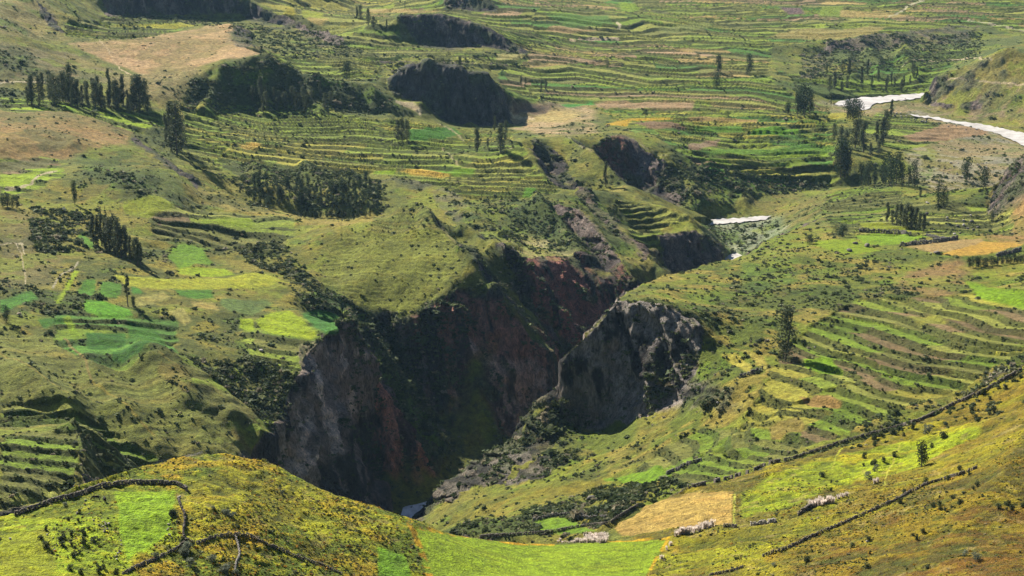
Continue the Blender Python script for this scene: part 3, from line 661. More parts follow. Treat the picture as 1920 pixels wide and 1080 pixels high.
# bare tracks, plus one painted sunlit crest: line, width px, near, far, colour
TRK = [
 ([(0,462),(30,460),(40,480),(46,510),(50,535)],1.8,900,1250,(.32,.28,.22)),
 ([(32,462),(42,462),(44,478)],2,900,1250,(.38,.34,.28)),
 ([(0,155),(60,155),(100,157)],2.2,1600,1800,(.40,.36,.30)),
 ([(38,350),(60,340),(78,326),(105,320)],3.0,1200,1450,(.34,.30,.24)),
 ([(10,355),(40,352),(60,340)],4.0,1200,1450,(.28,.25,.19)),
 ([(100,540),(115,520),(140,505),(145,495)],3.0,950,1250,(.28,.26,.22)),
 ([(172,718),(220,760),(250,790),(290,820)],3.0,780,960,(.200,.175,.060)),
 ([(0,672),(60,715),(130,765)],2.6,780,960,(.175,.155,.060)),
 ([(120,640),(160,680),(172,718)],3.5,780,980,(.180,.150,.070)),
 ([(300,695),(400,750),(500,830)],2.5,820,960,(.165,.155,.055)),
 ([(215,862),(300,856),(380,848)],2.6,780,900,(.22,.21,.19)),
 ([(250,880),(320,860)],2.6,780,900,(.20,.19,.16)),
 ([(1690,20),(1705,8),(1730,0)],3.2,2400,3100,(.36,.34,.28)),
 ([(1665,30),(1690,20)],1.6,2400,3000,(.30,.28,.22)),
 ([(1815,37),(1860,44),(1925,58)],2.0,2300,2900,(.32,.30,.24)),
 ([(1690,124),(1740,113),(1800,110),(1860,108)],2.0,2050,2500,(.34,.30,.24)),
 ([(1760,148),(1800,146),(1860,152),(1930,158)],3.2,2000,2200,(.36,.30,.23)),
 ([(1155,38),(1162,46),(1158,52)],4.5,2200,2700,(.42,.38,.30)),
 ([(1070,73),(1160,70)],2.5,2000,2500,(.40,.33,.27)),
 ([(690,115),(860,118),(960,118)],1.5,1990,2250,(.10,.085,.08)),
 ([(945,200),(960,210),(975,218),(1000,222)],5,1750,2050,(.45,.38,.28)),
 ([(745,185),(770,195),(790,210)],5,1800,1960,(.36,.31,.24)),
 ([(820,228),(850,242),(868,262)],2.0,1650,1860,(.26,.24,.16)),
 ([(830,275),(845,290),(860,305)],2.0,1550,1750,(.24,.22,.15)),
 ([(1185,258),(1230,290),(1250,300)],1.5,1650,1760,(.24,.22,.16)),
 ([(185,75),(200,90),(225,130),(245,138)],1.3,1700,2000,(.42,.34,.25)),
 ([(800,405),(850,448),(900,500),(940,560),(1000,615),(1050,662)],3.0,1130,1270,(.215,.200,.095)),  # centre ridge crest: its sunlit edge painted as a pale line
 ([(768,985),(778,1005),(792,1042),(806,1085)],11,380,520,(.340,.200,.028)),
 ([(778,990),(860,1005),(960,1018),(1040,1021)],3.5,460,520,(.400,.240,.030)),
 ([(1130,1016),(1200,1014),(1255,1010)],3.5,460,520,(.360,.230,.030)),
 ([(1252,1012),(1232,1045),(1212,1085)],5,420,520,(.330,.220,.040)),
 ([(1560,880),(1570,850),(1590,820)],3.0,500,700,(.24,.26,.06)),
 ([(1655,905),(1670,870),(1685,830)],3.0,500,700,(.27,.27,.08)),
 ([(1378,930),(1376,985)],4.0,450,600,(.26,.27,.08)),
 ([(1060,255),(1110,285)],2,1580,1720,(.2,.19,.12)),
 ([(252,258),(300,297),(345,333),(368,350)],8,1400,1600,(.095,.080,.080)),
]
for line, wpx, y0, y1, c in TRK:
    xs = [p[0] for p in line]; ys = [p[1] for p in line]
    m = (PX > min(xs)-15) & (PX < max(xs)+15) & (PY > min(ys)-15) & (PY < max(ys)+15) & (Yg > y0) & (Yg < y1)
    if not m.any(): continue
    d = polydist(line, PX[m]+N12[m]*3, PY[m]+N5[m]*1.5)
    f = 1-sstep(wpx*.35, wpx*.75, d)
    if c[0] > .32 and c[2] < .05: f = f*sstep(-.25, .15, N5[m]*.6+NF[m])*.85
    COL[m] = COL[m]*(1-f[:, None]) + A(*c)*f[:, None]*(1+.15*N5[m][:, None])
# rock colours
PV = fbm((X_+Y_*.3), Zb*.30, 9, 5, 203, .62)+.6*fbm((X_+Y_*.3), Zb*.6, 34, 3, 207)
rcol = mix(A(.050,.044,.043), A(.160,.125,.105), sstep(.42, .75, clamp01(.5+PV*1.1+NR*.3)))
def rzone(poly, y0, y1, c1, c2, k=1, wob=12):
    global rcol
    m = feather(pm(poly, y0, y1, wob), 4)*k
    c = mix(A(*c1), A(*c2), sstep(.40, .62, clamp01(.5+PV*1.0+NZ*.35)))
    rcol = mix(rcol, c, m)
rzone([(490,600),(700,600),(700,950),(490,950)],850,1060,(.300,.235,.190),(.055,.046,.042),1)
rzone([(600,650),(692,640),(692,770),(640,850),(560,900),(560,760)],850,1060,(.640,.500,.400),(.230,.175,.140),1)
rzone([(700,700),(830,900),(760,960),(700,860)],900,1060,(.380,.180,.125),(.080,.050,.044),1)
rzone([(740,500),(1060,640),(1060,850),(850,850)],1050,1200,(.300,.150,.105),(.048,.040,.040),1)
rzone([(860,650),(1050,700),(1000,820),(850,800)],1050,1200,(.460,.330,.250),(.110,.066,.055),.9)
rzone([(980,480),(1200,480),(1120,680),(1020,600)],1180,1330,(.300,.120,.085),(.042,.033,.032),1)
rzone([(1111,275),(1165,250),(1190,300),(1200,365),(1174,345),(1140,305)],1580,1760,(.230,.105,.072),(.130,.068,.052),1,3)
rzone([(1080,340),(1220,480),(1210,490),(1078,362)],1340,1520,(.190,.135,.105),(.120,.085,.070),1,3)
rzone([(1200,290),(1240,310),(1240,330),(1190,325)],1600,1760,(.30,.25,.22),(.2,.16,.14),.9,4)
rzone([(800,340),(880,370),(870,420),(810,410)],1380,1560,(.260,.220,.175),(.130,.115,.090),1,6)
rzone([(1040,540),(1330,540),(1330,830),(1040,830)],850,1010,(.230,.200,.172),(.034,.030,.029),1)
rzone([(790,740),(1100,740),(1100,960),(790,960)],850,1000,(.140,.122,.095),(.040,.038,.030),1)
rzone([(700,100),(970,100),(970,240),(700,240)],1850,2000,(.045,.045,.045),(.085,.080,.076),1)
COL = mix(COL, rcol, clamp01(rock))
# moss and grass caught on the ledges
ledge = sstep(.05, .4, NZ*.6+N12*.7)*(1-sstep(1.1, 2.2, S))*rock
COL = mix(COL, A(.075,.095,.030), ledge*.75)
g_ = COL.mean(-1, keepdims=True); COL = (g_ + (COL-g_)*(1.26-.3*rock[..., None]))*(1-(1-rock[..., None])*np.array([-.03, -.02, .18], np.float32))
for p_, lv in zip(river_polys, (-363.2, -363.2, -368.7, -369.6)):
    m = pm(p_, 1300, 2600, 1); f = feather(m, 3); Zt = np.where(f > .25, np.minimum(Zt, ZC+lv-.9), Zt)
COL = np.clip(COL, .008, .8)
print('ground painted', round(time.time()-T0, 1))

# ------------------------------------------------------------------ the ground meshes
def new_mat(name):
    m = bpy.data.materials.new(name); m.use_nodes = True
    return m, m.node_tree, m.node_tree.nodes['Principled BSDF']
def ground_mat(name, bump=1.0, fine=1.0, stretch=False):
    m, t, p = new_mat(name); N = t.nodes; K = t.links
    at = N.new('ShaderNodeAttribute'); at.attribute_name = 'soil'
    geo = N.new('ShaderNodeNewGeometry')
    def noise(scale, det=4, rough=.6):
        n = N.new('ShaderNodeTexNoise'); n.inputs['Scale'].default_value = scale; n.inputs['Detail'].default_value = det
        n.inputs['Roughness'].default_value = rough; K.new(geo.outputs['Position'], n.inputs['Vector']); return n
    def mr(src, a, b, c, d):
        r = N.new('ShaderNodeMapRange'); K.new(src, r.inputs[0])
        for i, v in enumerate((a, b, c, d)): r.inputs[i+1].default_value = v
        return r.outputs[0]
    n1 = noise(.35*fine, 5, .7); n2 = noise(1.6*fine, 3, .65)
    if stretch:
        mp = N.new('ShaderNodeMapping'); mp.inputs['Scale'].default_value = (1, 1, .28); K.new(geo.outputs['Position'], mp.inputs[0])
        for q in (n1, n2): K.new(mp.outputs[0], q.inputs['Vector'])
    a_ = (.32, .68, .22, 1.78) if stretch else (.32, .68, .45, 1.55)
    v1 = mr(n1.outputs[0], *a_); v2 = mr(n2.outputs[0], .3, .7, .35 if stretch else .6, 1.65 if stretch else 1.4)
    mu = N.new('ShaderNodeMath'); mu.operation = 'MULTIPLY'; K.new(v1, mu.inputs[0]); K.new(v2, mu.inputs[1])
    mx = N.new('ShaderNodeVectorMath'); mx.operation = 'SCALE'; K.new(at.outputs['Color'], mx.inputs[0]); K.new(mu.outputs[0], mx.inputs['Scale'])
    # hue drift towards straw
    n3 = noise(.09, 3, .5); f3 = mr(n3.outputs[0], .5, .75, 0, .35)
    mm = N.new('ShaderNodeMix'); mm.data_type = 'RGBA'; mm.blend_type = 'MULTIPLY'; K.new(f3, mm.inputs[0]); K.new(mx.outputs[0], mm.inputs[6]); mm.inputs[7].default_value = (1.35, .98, .8, 1)
    K.new(mm.outputs[2], p.inputs['Base Color'])
    p.inputs['Roughness'].default_value = .95; p.inputs['Specular IOR Level'].default_value = .12
    b = N.new('ShaderNodeBump'); b.inputs['Strength'].default_value = .75; b.inputs['Distance'].default_value = 1.1*bump
    K.new(mu.outputs[0], b.inputs['Height']); K.new(b.outputs[0], p.inputs['Normal'])
    return m
MG = ground_mat('ground_soil_and_grass'); MR = ground_mat('rock_face', 2.4, .8, True)
co_all = np.stack([Xd, Yd, Zt], -1).astype(np.float32)
def grid_sheet(name, sel, mats, matid):
    """sel: boolean per cell; one sheet keeping only its own cells"""
    idx = np.arange(M_U*M_V).reshape(M_V, M_U)
    f = np.stack([idx[:-1,:-1], idx[:-1,1:], idx[1:,1:], idx[1:,:-1]], -1)[sel]
    mi = matid[sel]
    u, inv = np.unique(f.ravel(), return_inverse=True)
    me = bpy.data.meshes.new(name)
    co = co_all.reshape(-1, 3)[u]
    me.vertices.add(len(u)); me.vertices.foreach_set('co', co.ravel())
    me.loops.add(f.size); me.loops.foreach_set('vertex_index', inv.astype(np.int32).ravel())
    me.polygons.add(len(f)); me.polygons.foreach_set('loop_start', np.arange(0, f.size, 4, dtype=np.int32))
    for m in mats: me.materials.append(m)
    me.polygons.foreach_set('material_index', mi.astype(np.int32))
    me.update(calc_edges=True)
    a = me.attributes.new('soil', 'FLOAT_COLOR', 'POINT')
    c4 = np.ones((len(u), 4), np.float32); c4[:, :3] = COL.reshape(-1, 3)[u]
    a.data.foreach_set('color', c4.ravel())
    me.polygons.foreach_set('use_smooth', np.ones(len(f), bool))
    o = bpy.data.objects.new(name, me); C.objects.link(o); o['kind'] = 'structure'
    return o
cellY = Yg[:-1,:-1]; rc = (rock[:-1,:-1] > .5)
# ------------------------------------------------------------------ setting pieces cut from the sheet
def classify():
    px = PX[:-1,:-1]; py = PY[:-1,:-1]
    k = np.zeros(cellY.shape, int)                      # 0 valley floor
    fg = cellY < 640
    k[cellY < 1480] = 1                                 # slopes above the gorge
    right = (px > 760) & (cellY < 1300) & ((px-1050)*.9+(cellY-1000)*-.9 > -200)
    k[(cellY < 1300) & right] = 2
    k[fg] = 3
    k[fg & (px > 1130)] = 4
    ffc = field_flat[:-1,:-1]
    k[ffc] = 5
    return k
KC = classify(); rockc = rc & (cellY > 640)
for i, nm in enumerate(['valley_floor', 'hill', 'hillside', 'grass_hill', 'grass_slope', 'grass_field']):
    s_ = (KC == i) & ~rockc
    if s_.any(): grid_sheet(nm, s_, [MG, MR], rc)
grid_sheet('cliff', rockc & (cellY < 1330), [MG, MR], rc)
grid_sheet('crag', rockc & (cellY >= 1330), [MG, MR], rc)

rng = np.random.default_rng(7); random.seed(11)
QX, QY = project(Xd, Yd, Zt); QX = QX.astype(np.float32); QY = QY.astype(np.float32)
# visibility
bw, bh, bs = 700, 400, 3.0
bi = np.clip(((QX+90)/bs).astype(int), 0, bw-1); bj = np.clip(((QY+60)/bs).astype(int), 0, bh-1)
zb = np.full((bh, bw), 1e9, np.float32); np.minimum.at(zb, (bj.ravel(), bi.ravel()), Yd.ravel().astype(np.float32))
VIS = (Yd < zb[bj, bi]*1.02+6) & (QX > -60) & (QX < 1980) & (QY > -40) & (QY < 1120)
fQX, fQY, fY = QX.ravel(), QY.ravel(), Yd.ravel()
vidx = np.flatnonzero(VIS.ravel())
vq = np.stack([fQX[vidx], fQY[vidx]], 1)
order = np.argsort(vq[:, 0]); vidx = vidx[order]; vq = vq[order]
P3 = co_all.reshape(-1, 3)
def spot(px, py):
    a = np.searchsorted(vq[:, 0], px-2.5); b = np.searchsorted(vq[:, 0], px+2.5)
    d = np.abs(vq[a:b, 1]-py) + .5*np.abs(vq[a:b, 0]-px)
    if len(d) == 0: return None
    if d.min() > 14: return None
    near_ = np.flatnonzero(d < d.min()+1.5)
    j = near_[np.argmin(P3[vidx[a:b][near_], 1])]
    p = P3[vidx[a:b][j]]
    # put it exactly on its column
    u, _ = ray(px, py)
    return Vector((float(p[0] + (u*p[1]-p[0])*.7), float(p[1]), float(p[2])))
def ray_spot(px, py): return spot(px, py)
def ppm(Y): return FPX/(Y/math.cos(PITCH))              # photo pixels per metre, roughly

# ------------------------------------------------------------------ helpers
def tag(o, label=None, cat=None, group=None, kind=None):
    if label: o['label'] = label
    if cat: o['category'] = cat
    if group: o['group'] = group
    if kind: o['kind'] = kind
    return o
def mesh_np(name, verts, faces, mat, parent=None, attr=None, smooth=False):
    """faces: (n,3) or (n,4) int array"""
    verts = np.asarray(verts, np.float32); faces = np.asarray(faces, np.int32)
    me = bpy.data.meshes.new(name)
    me.vertices.add(len(verts)); me.vertices.foreach_set('co', verts.ravel())
    me.loops.add(faces.size); me.loops.foreach_set('vertex_index', faces.ravel())
    me.polygons.add(len(faces)); me.polygons.foreach_set('loop_start', np.arange(0, faces.size, faces.shape[1], dtype=np.int32))
    me.update(calc_edges=True)
    if smooth: me.polygons.foreach_set('use_smooth', np.ones(len(faces), bool))
    if attr is not None:
        a = me.attributes.new('tint', 'FLOAT_COLOR', 'POINT')
        c4 = np.ones((len(verts), 4), np.float32); c4[:, :3] = attr; a.data.foreach_set('color', c4.ravel())
    me.materials.append(mat)
    o = bpy.data.objects.new(name, me); C.objects.link(o)
    if parent: o.parent = parent
    return o
def empty(name, loc, rz=0, s=1.0):
    o = bpy.data.objects.new(name, None); C.objects.link(o); o.location = loc; o.rotation_euler = (0, 0, rz); o.scale = (s, s, s)
    o.empty_display_size = .5
    return o
def copy_tree(o, parent=None):
    c = o.copy(); C.objects.link(c); c.parent = parent
    for ch in list(o.children):
        copy_tree(ch, c)
    return c
def leaf_mat(name, rgb, var=.35, tint=False, rough=.8, trans=.25):
    m, t, p = new_mat(name); N = t.nodes; K = t.links
    oi = N.new('ShaderNodeObjectInfo'); geo = N.new('ShaderNodeNewGeometry')
    n = N.new('ShaderNodeTexNoise'); n.inputs['Scale'].default_value = .8; n.inputs['Detail'].default_value = 3
    K.new(geo.outputs['Position'], n.inputs['Vector'])
    r = N.new('ShaderNodeMapRange'); K.new(n.outputs[0], r.inputs[0])
    for i, v in enumerate((.3, .7, 1-var, 1+var)): r.inputs[i+1].default_value = v
    r2 = N.new('ShaderNodeMapRange'); K.new(oi.outputs['Random'], r2.inputs[0])
    for i, v in enumerate((0, 1, 1-var*.6, 1+var*.6)): r2.inputs[i+1].default_value = v
    mu = N.new('ShaderNodeMath'); mu.operation = 'MULTIPLY'; K.new(r.outputs[0], mu.inputs[0]); K.new(r2.outputs[0], mu.inputs[1])
    s = N.new('ShaderNodeVectorMath'); s.operation = 'SCALE'; K.new(mu.outputs[0], s.inputs['Scale'])
    if tint:
        at = N.new('ShaderNodeAttribute'); at.attribute_name = 'tint'; K.new(at.outputs['Color'], s.inputs[0])
    else: s.inputs[0].default_value = rgb
    K.new(s.outputs[0], p.inputs['Base Color']); p.inputs['Roughness'].default_value = rough
    p.inputs['Specular IOR Level'].default_value = .15
    tr = N.new('ShaderNodeBsdfTranslucent'); K.new(s.outputs[0], tr.inputs[0]); ms = N.new('ShaderNodeMixShader'); ms.inputs[0].default_value = trans
    K.new(p.outputs[0], ms.inputs[1]); K.new(tr.outputs[0], ms.inputs[2]); K.new(ms.outputs[0], N['Material Output'].inputs['Surface'])
    return m
def rough_mat(name, c1, c2, scale=3.0, bump=.3):
    m, t, p = new_mat(name); N = t.nodes; K = t.links
    geo = N.new('ShaderNodeNewGeometry')
    n = N.new('ShaderNodeTexNoise'); n.inputs['Scale'].default_value = scale; n.inputs['Detail'].default_value = 5
    K.new(geo.outputs['Position'], n.inputs['Vector'])
    cr = N.new('ShaderNodeMapRange'); K.new(n.outputs[0], cr.inputs[0]); cr.inputs[1].default_value = .35; cr.inputs[2].default_value = .65
    mx = N.new('ShaderNodeMix'); mx.data_type = 'RGBA'; K.new(cr.outputs[0], mx.inputs[0]); mx.inputs[6].default_value = (*c1, 1); mx.inputs[7].default_value = (*c2, 1)
    K.new(mx.outputs[2], p.inputs['Base Color']); p.inputs['Roughness'].default_value = .9; p.inputs['Specular IOR Level'].default_value = .2
    b = N.new('ShaderNodeBump'); b.inputs['Strength'].default_value = bump; b.inputs['Distance'].default_value = .2; K.new(n.outputs[0], b.inputs['Height']); K.new(b.outputs[0], p.inputs['Normal'])
    return m
M_euc = leaf_mat('eucalyptus_leaves', (.080, .096, .040))
M_con = leaf_mat('dark_leaves', (.032, .052, .020))
M_shr = leaf_mat('shrub_leaves', (.055, .072, .028))
M_gry = leaf_mat('grey_green_leaves', (.150, .170, .115), .2)
M_dry = leaf_mat('dry_pale_stalks', (.60, .52, .46), .2, trans=.5)
M_bark = rough_mat('bark', (.17, .13, .10), (.09, .07, .055), 4)
M_stone = rough_mat('field_stone', (.17, .145, .115), (.075, .062, .052), 1.6)
M_pale = rough_mat('pale_stone', (.42, .38, .33), (.24, .215, .185), 2.2)
M_dkst = rough_mat('dark_stone', (.085, .078, .072), (.16, .145, .125), 1.2)
M_hide = rough_mat('black_hide', (.012, .010, .010), (.022, .018, .016), 6, .1)
M_scr = leaf_mat('scrub_leaves', (1, 1, 1), .3, tint=True)

# ------------------------------------------------------------------ river
def water_mat(name, c1, c2, sc_, streak):
    m, t, p = new_mat(name); N = t.nodes; K = t.links
    geo = N.new('ShaderNodeNewGeometry'); mp = N.new('ShaderNodeMapping'); mp.inputs['Scale'].default_value = streak
    K.new(geo.outputs['Position'], mp.inputs[0])
    n = N.new('ShaderNodeTexNoise'); n.inputs['Scale'].default_value = sc_; n.inputs['Detail'].default_value = 6; K.new(mp.outputs[0], n.inputs['Vector'])
    r = N.new('ShaderNodeMapRange'); K.new(n.outputs[0], r.inputs[0]); r.inputs[1].default_value = .35; r.inputs[2].default_value = .65
    mx = N.new('ShaderNodeMix'); mx.data_type = 'RGBA'; K.new(r.outputs[0], mx.inputs[0]); mx.inputs[6].default_value = (*c1, 1); mx.inputs[7].default_value = (*c2, 1)
    K.new(mx.outputs[2], p.inputs['Base Color']); p.inputs['Roughness'].default_value = .6; p.inputs['Specular IOR Level'].default_value = .3
    b = N.new('ShaderNodeBump'); b.inputs['Strength'].default_value = .5; b.inputs['Distance'].default_value = .4; K.new(n.outputs[0], b.inputs['Height']); K.new(b.outputs[0], p.inputs['Normal'])
    return m
M_riv = water_mat('silty_white_water', (.30, .28, .26), (.46, .435, .41), .10, (1, 1, 1))
M_riv2 = water_mat('silty_grey_water', (.42, .41, .42), (.70, .69, .70), .25, (1, .5, 1))
def sheet(name, poly, z, mat):
    vs = []; q = []
    for (x1, y1), (x2, y2) in zip(poly, poly[1:]+poly[:1]):
        n = max(1, int(math.hypot(x2-x1, y2-y1)/5))
        for i in range(n): q.append((x1+(x2-x1)*i/n+random.uniform(-1, 1)*(i > 0), y1+(y2-y1)*i/n+random.uniform(-1.4, 1.4)*(i > 0)))
    poly = q
    for px, py in poly:
        x, y, zz = place(px, py, z-ZC); vs.append((x, y, z))
    bm_v = np.array(vs)
    me = bpy.data.meshes.new(name); me.from_pydata([tuple(v) for v in bm_v], [], [list(range(len(vs)))])
    me.materials.append(mat)
    o = bpy.data.objects.new(name, me); C.objects.link(o); o['kind'] = 'structure'; return o
for p_, dz_ in zip(river_polys, (-363.2, -363.2, -368.7, -369.6)):
    sheet('river', p_, ZC+dz_, M_riv)
gx_ = [hid(*p) for p in ((742,958,-388.6),(812,952,-388.6),(838,1005,-388.6),(850,1060,-388),(1000,1120,-386.5),(1100,1185,-384.5),(1170,1240,-381.5),(1240,1310,-378.5),(1240,1290,-378.5),(1170,1218,-381.5),(1100,1160,-384.5),(1000,1095,-386.5),(850,1030,-388),(765,1020,-388.6))]
me = bpy.data.meshes.new('river'); me.from_pydata([(x, y, z+.6) for x, y, z in gx_], [], [list(range(len(gx_)))]); me.materials.append(M_riv2)
o = bpy.data.objects.new('river', me); C.objects.link(o); o['kind'] = 'structure'

# ------------------------------------------------------------------ plants: prototypes one metre tall
def tris(cent, size, rg, flat=.0):
    """a triangle at every centre, random orientation"""
    n = len(cent); a = rg.normal(size=(n, 3)); a /= np.linalg.norm(a, axis=1)[:, None]
    b = rg.normal(size=(n, 3)); b -= a*(a*b).sum(1)[:, None]; b /= np.linalg.norm(b, axis=1)[:, None]
    s = size*rg.uniform(.6, 1.4, (n, 1))
    v = np.stack([cent+a*s, cent-a*s*.6+b*s*.8, cent-a*s*.6-b*s*.8], 1).reshape(-1, 3)
    return v, np.arange(3*n).reshape(-1, 3)
def tube(path, radii, n=6):
    V, F = [], []
    for i, (p, r) in enumerate(zip(path, radii)):
        for k in range(n):
            a = 2*math.pi*k/n; V.append((p[0]+r*math.cos(a), p[1]+r*math.sin(a), p[2]))
    for i in range(len(path)-1):
        for k in range(n):
            a, b = i*n+k, i*n+(k+1) % n; F.append((a, b, b+n, a+n))
    return V, F
def join(parts):
    V, F, o = [], [], 0
    for v, f in parts:
        V += list(map(tuple, v)); F += [tuple(int(i)+o for i in q) for q in f]; o += len(v)
    return np.array(V), np.array(F)
def limbs(rg, h0=.2, rad=.018, n=6, spread=.09, top=.93, bare=False):
    lean = rg.normal(0, .012, 2)
    pth = [(lean[0]*t*3, lean[1]*t*3, t) for t in np.linspace(0, top, 6)]
    parts = [tube(pth, [rad*(1-.85*i/5) for i in range(6)])]
    for k in range(n):
        z = h0+(top-h0)*(k+.5)/n*.8; a = rg.uniform(0, 6.28); L_ = spread*rg.uniform(.6, 1.2)
        parts.append(tube([(0, 0, z), (math.cos(a)*L_*.5, math.sin(a)*L_*.5, z+.05), (math.cos(a)*L_, math.sin(a)*L_, z+.13)], [rad*.45, rad*.3, rad*.1], 4))
    return join(parts)
def crown(rg, n=1300, width=.12, z0=.15, lobes=14, shape='tall', leaf=.016):
    C_ = []
    for k in range(lobes):
        t = (k+rg.uniform(0, 1))/lobes; z = z0+(1-z0-.04)*t
        if shape == 'tall': rr = width*(math.sin(math.pi*min(1, .18+t*.85))**.7)*rg.uniform(.35, 1.1)
        elif shape == 'cone': rr = width*(1.05-t)*rg.uniform(.5, 1)
        else: rr = width*math.sqrt(max(.05, 1-(2*t-1)**2))*rg.uniform(.4, 1.05)
        a = rg.uniform(0, 6.28); m = int(n/lobes*rg.uniform(.6, 1.4))
        lw = width*.42 if shape != 'tall' else width*.42
        c = rg.normal(size=(m, 3))*np.array([lw*.8, lw*.8, lw*(1.3 if shape == 'tall' else .8)])
        C_.append(c*np.clip(1.6/np.maximum(np.linalg.norm(c/lw, axis=1)[:, None], .4), 0, 1) + np.array([math.cos(a)*rr*.7, math.sin(a)*rr*.7, z]))
    C_ = np.concatenate(C_); C_[:, 2] = np.clip(C_[:, 2], z0*.6, 1.0)
    return tris(C_, leaf, rg)
protos = {}
def make_tree(kind, name, cat, matc, rg, cargs, trunk=True, targs={}):
    r = empty(name, (0, 0, -500))
    if trunk:
        v, f = limbs(rg, **targs); mesh_np('trunk', v, f, M_bark, r, smooth=True)
    v, f = crown(rg, **cargs); mesh_np('crown' if trunk else 'foliage', v, f, matc, r)
    r['category'] = cat
    protos.setdefault(kind, []).append([r, False])
for k in range(5):
    rg = np.random.default_rng(100+k)
    make_tree('euc', 'eucalyptus_tree', 'tree', M_euc, rg, dict(n=1500, width=.085+.02*(k % 3), z0=.10+.04*(k % 2), lobes=15+k), targs=dict(rad=.016))
for k in range(3):
    rg = np.random.default_rng(200+k)
    make_tree('wide', 'leafy_tree', 'tree', M_con, rg, dict(n=1500, width=.25+.03*k, z0=.16, lobes=16, shape='round', leaf=.024), targs=dict(rad=.025, spread=.2))
for k in range(2):
    rg = np.random.default_rng(300+k)
    make_tree('thin', 'slender_tree', 'tree', M_euc, rg, dict(n=700, width=.055, z0=.32, lobes=12, leaf=.016), targs=dict(rad=.011, spread=.05))
for k in range(4):
    rg = np.random.default_rng(400+k)
    make_tree('shrub', 'shrub', 'shrub', M_shr, rg, dict(n=420, width=.42, z0=.12, lobes=9, shape='round', leaf=.075), trunk=False)
for k in range(3):
    rg = np.random.default_rng(500+k)
    make_tree('grey', 'grey_shrub', 'shrub', M_gry, rg, dict(n=420, width=.50, z0=.14, lobes=9, shape='round', leaf=.07), trunk=False)
for k in range(3):      # pale stalky bush: upright thin blades fanning out
    rg = np.random.default_rng(600+k)
    r = empty('dry_bush', (0, 0, -500)); V, F = [], []
    for i in range(60):
        a = rg.uniform(0, 6.28); b = rg.uniform(0, .5); L_ = rg.uniform(.6, 1.0)
        x0, y0 = rg.normal(0, .14, 2); dx, dy = math.cos(a)*b, math.sin(a)*b; w_ = .035
        n0 = len(V); px_, py_ = -math.sin(a)*w_, math.cos(a)*w_
        V += [(x0-px_, y0-py_, 0), (x0+px_, y0+py_, 0), (x0+dx*L_+px_*1.3, y0+dy*L_+py_*1.3, L_*.9), (x0+dx*L_-px_*.6, y0+dy*L_-py_*.6, L_)]
        F.append((n0, n0+1, n0+2, n0+3))
    mesh_np('stalks', V, F, M_dry, r); r['category'] = 'bush'; protos.setdefault('dry', []).append([r, False])
def put(kind, px, py, hpx, label, group=None, w=1.0, sink=.25, vi=None):
    p = spot(px, py)
    if p is None: print('no spot', px, py); return None
    L_ = protos[kind]; e = L_[(vi if vi is not None else random.randrange(len(L_))) % len(L_)]
    if e[1]: r = copy_tree(e[0])
    else: r = e[0]; e[1] = True
    h = hpx/ppm(p.y)/.97
    r.location = (p.x, p.y, p.z-.02*h-sink*.5); r.rotation_euler = (0, 0, random.uniform(0, 6.28)); w *= random.uniform(.8, 1.25); r.scale = (h*w, h*w*random.uniform(.85, 1.15), h)
    r['label'] = label
    if group: r['group'] = group
    elif 'group' in r: del r['group']
    return r

# single trees
put('euc', 1472, 676, 108, 'large dark eucalyptus standing alone on the right hillside above the cliff', None, 1.35, vi=2)
put('thin', 240, 574, 66, 'tall slender tree standing between the small bright green fields', None, 1.3, vi=0)
put('wide', 250, 575, 22, 'small dark conical tree at the foot of the tall slender tree', None, .8, vi=0)
put('wide', 1812, 338, 44, 'round topped tree alone on the pale stony flood plain', None, .9, vi=1)
put('wide', 1844, 352, 40, 'bushy dark tree at the foot of the brown slope, right of the flood plain tree', None, .9, vi=2)
put('wide', 1348, 134, 32, 'round dark tree above a shaded terrace bank, left of two', None, .9, vi=0)
put('wide', 1405, 136, 36, 'tall dark tree above a shaded terrace bank, right of two', None, .7, vi=1)
put('wide', 1345, 163, 26, 'low dark tree below the shaded terrace bank', None, 1.3, vi=2)
put('wide', 1580, 443, 24, 'big round dark bush beside the upper green fields of the right hill', None, 1.5, vi=0)
put('wide', 1517, 456, 18, 'small round dark bush on the grass, left of the big round bush', None, 1.5, vi=1)
put('euc', 1672, 216, 30, 'dark pointed tree at the river bank below the bend', None, 1.4, vi=0)
put('thin', 1558, 200, 18, 'tiny dark tree at the left tip of the white river', None, 1.4, vi=1)
put('wide', 140, 381, 44, 'dark tree on the green slope below the brown mesa', None, .6, vi=0)
put('wide', 650, 149, 34, 'dark twin crowned tree beside the far terraces left of the dark crag', None, .9, vi=1)
put('wide', 12, 603, 34, 'spiky grey green tree at the left edge above the dark slope', None, .8, vi=2)
put('wide', 1728, 874, 52, 'leafless grey brown bush on the bright foreground meadow', None, 1.0, vi=0)
put('wide', 1860, 415, 22, 'small dark tree beside the boulders on the right', None, .8, vi=2)
put('euc', 1135, 350, 48, 'dark tree on the narrow green spur below the red cliff', None, 1.2, vi=3)
put('wide', 862, 122, 16, 'small dark tree on the far road behind the dark crag', None, .9, vi=0)
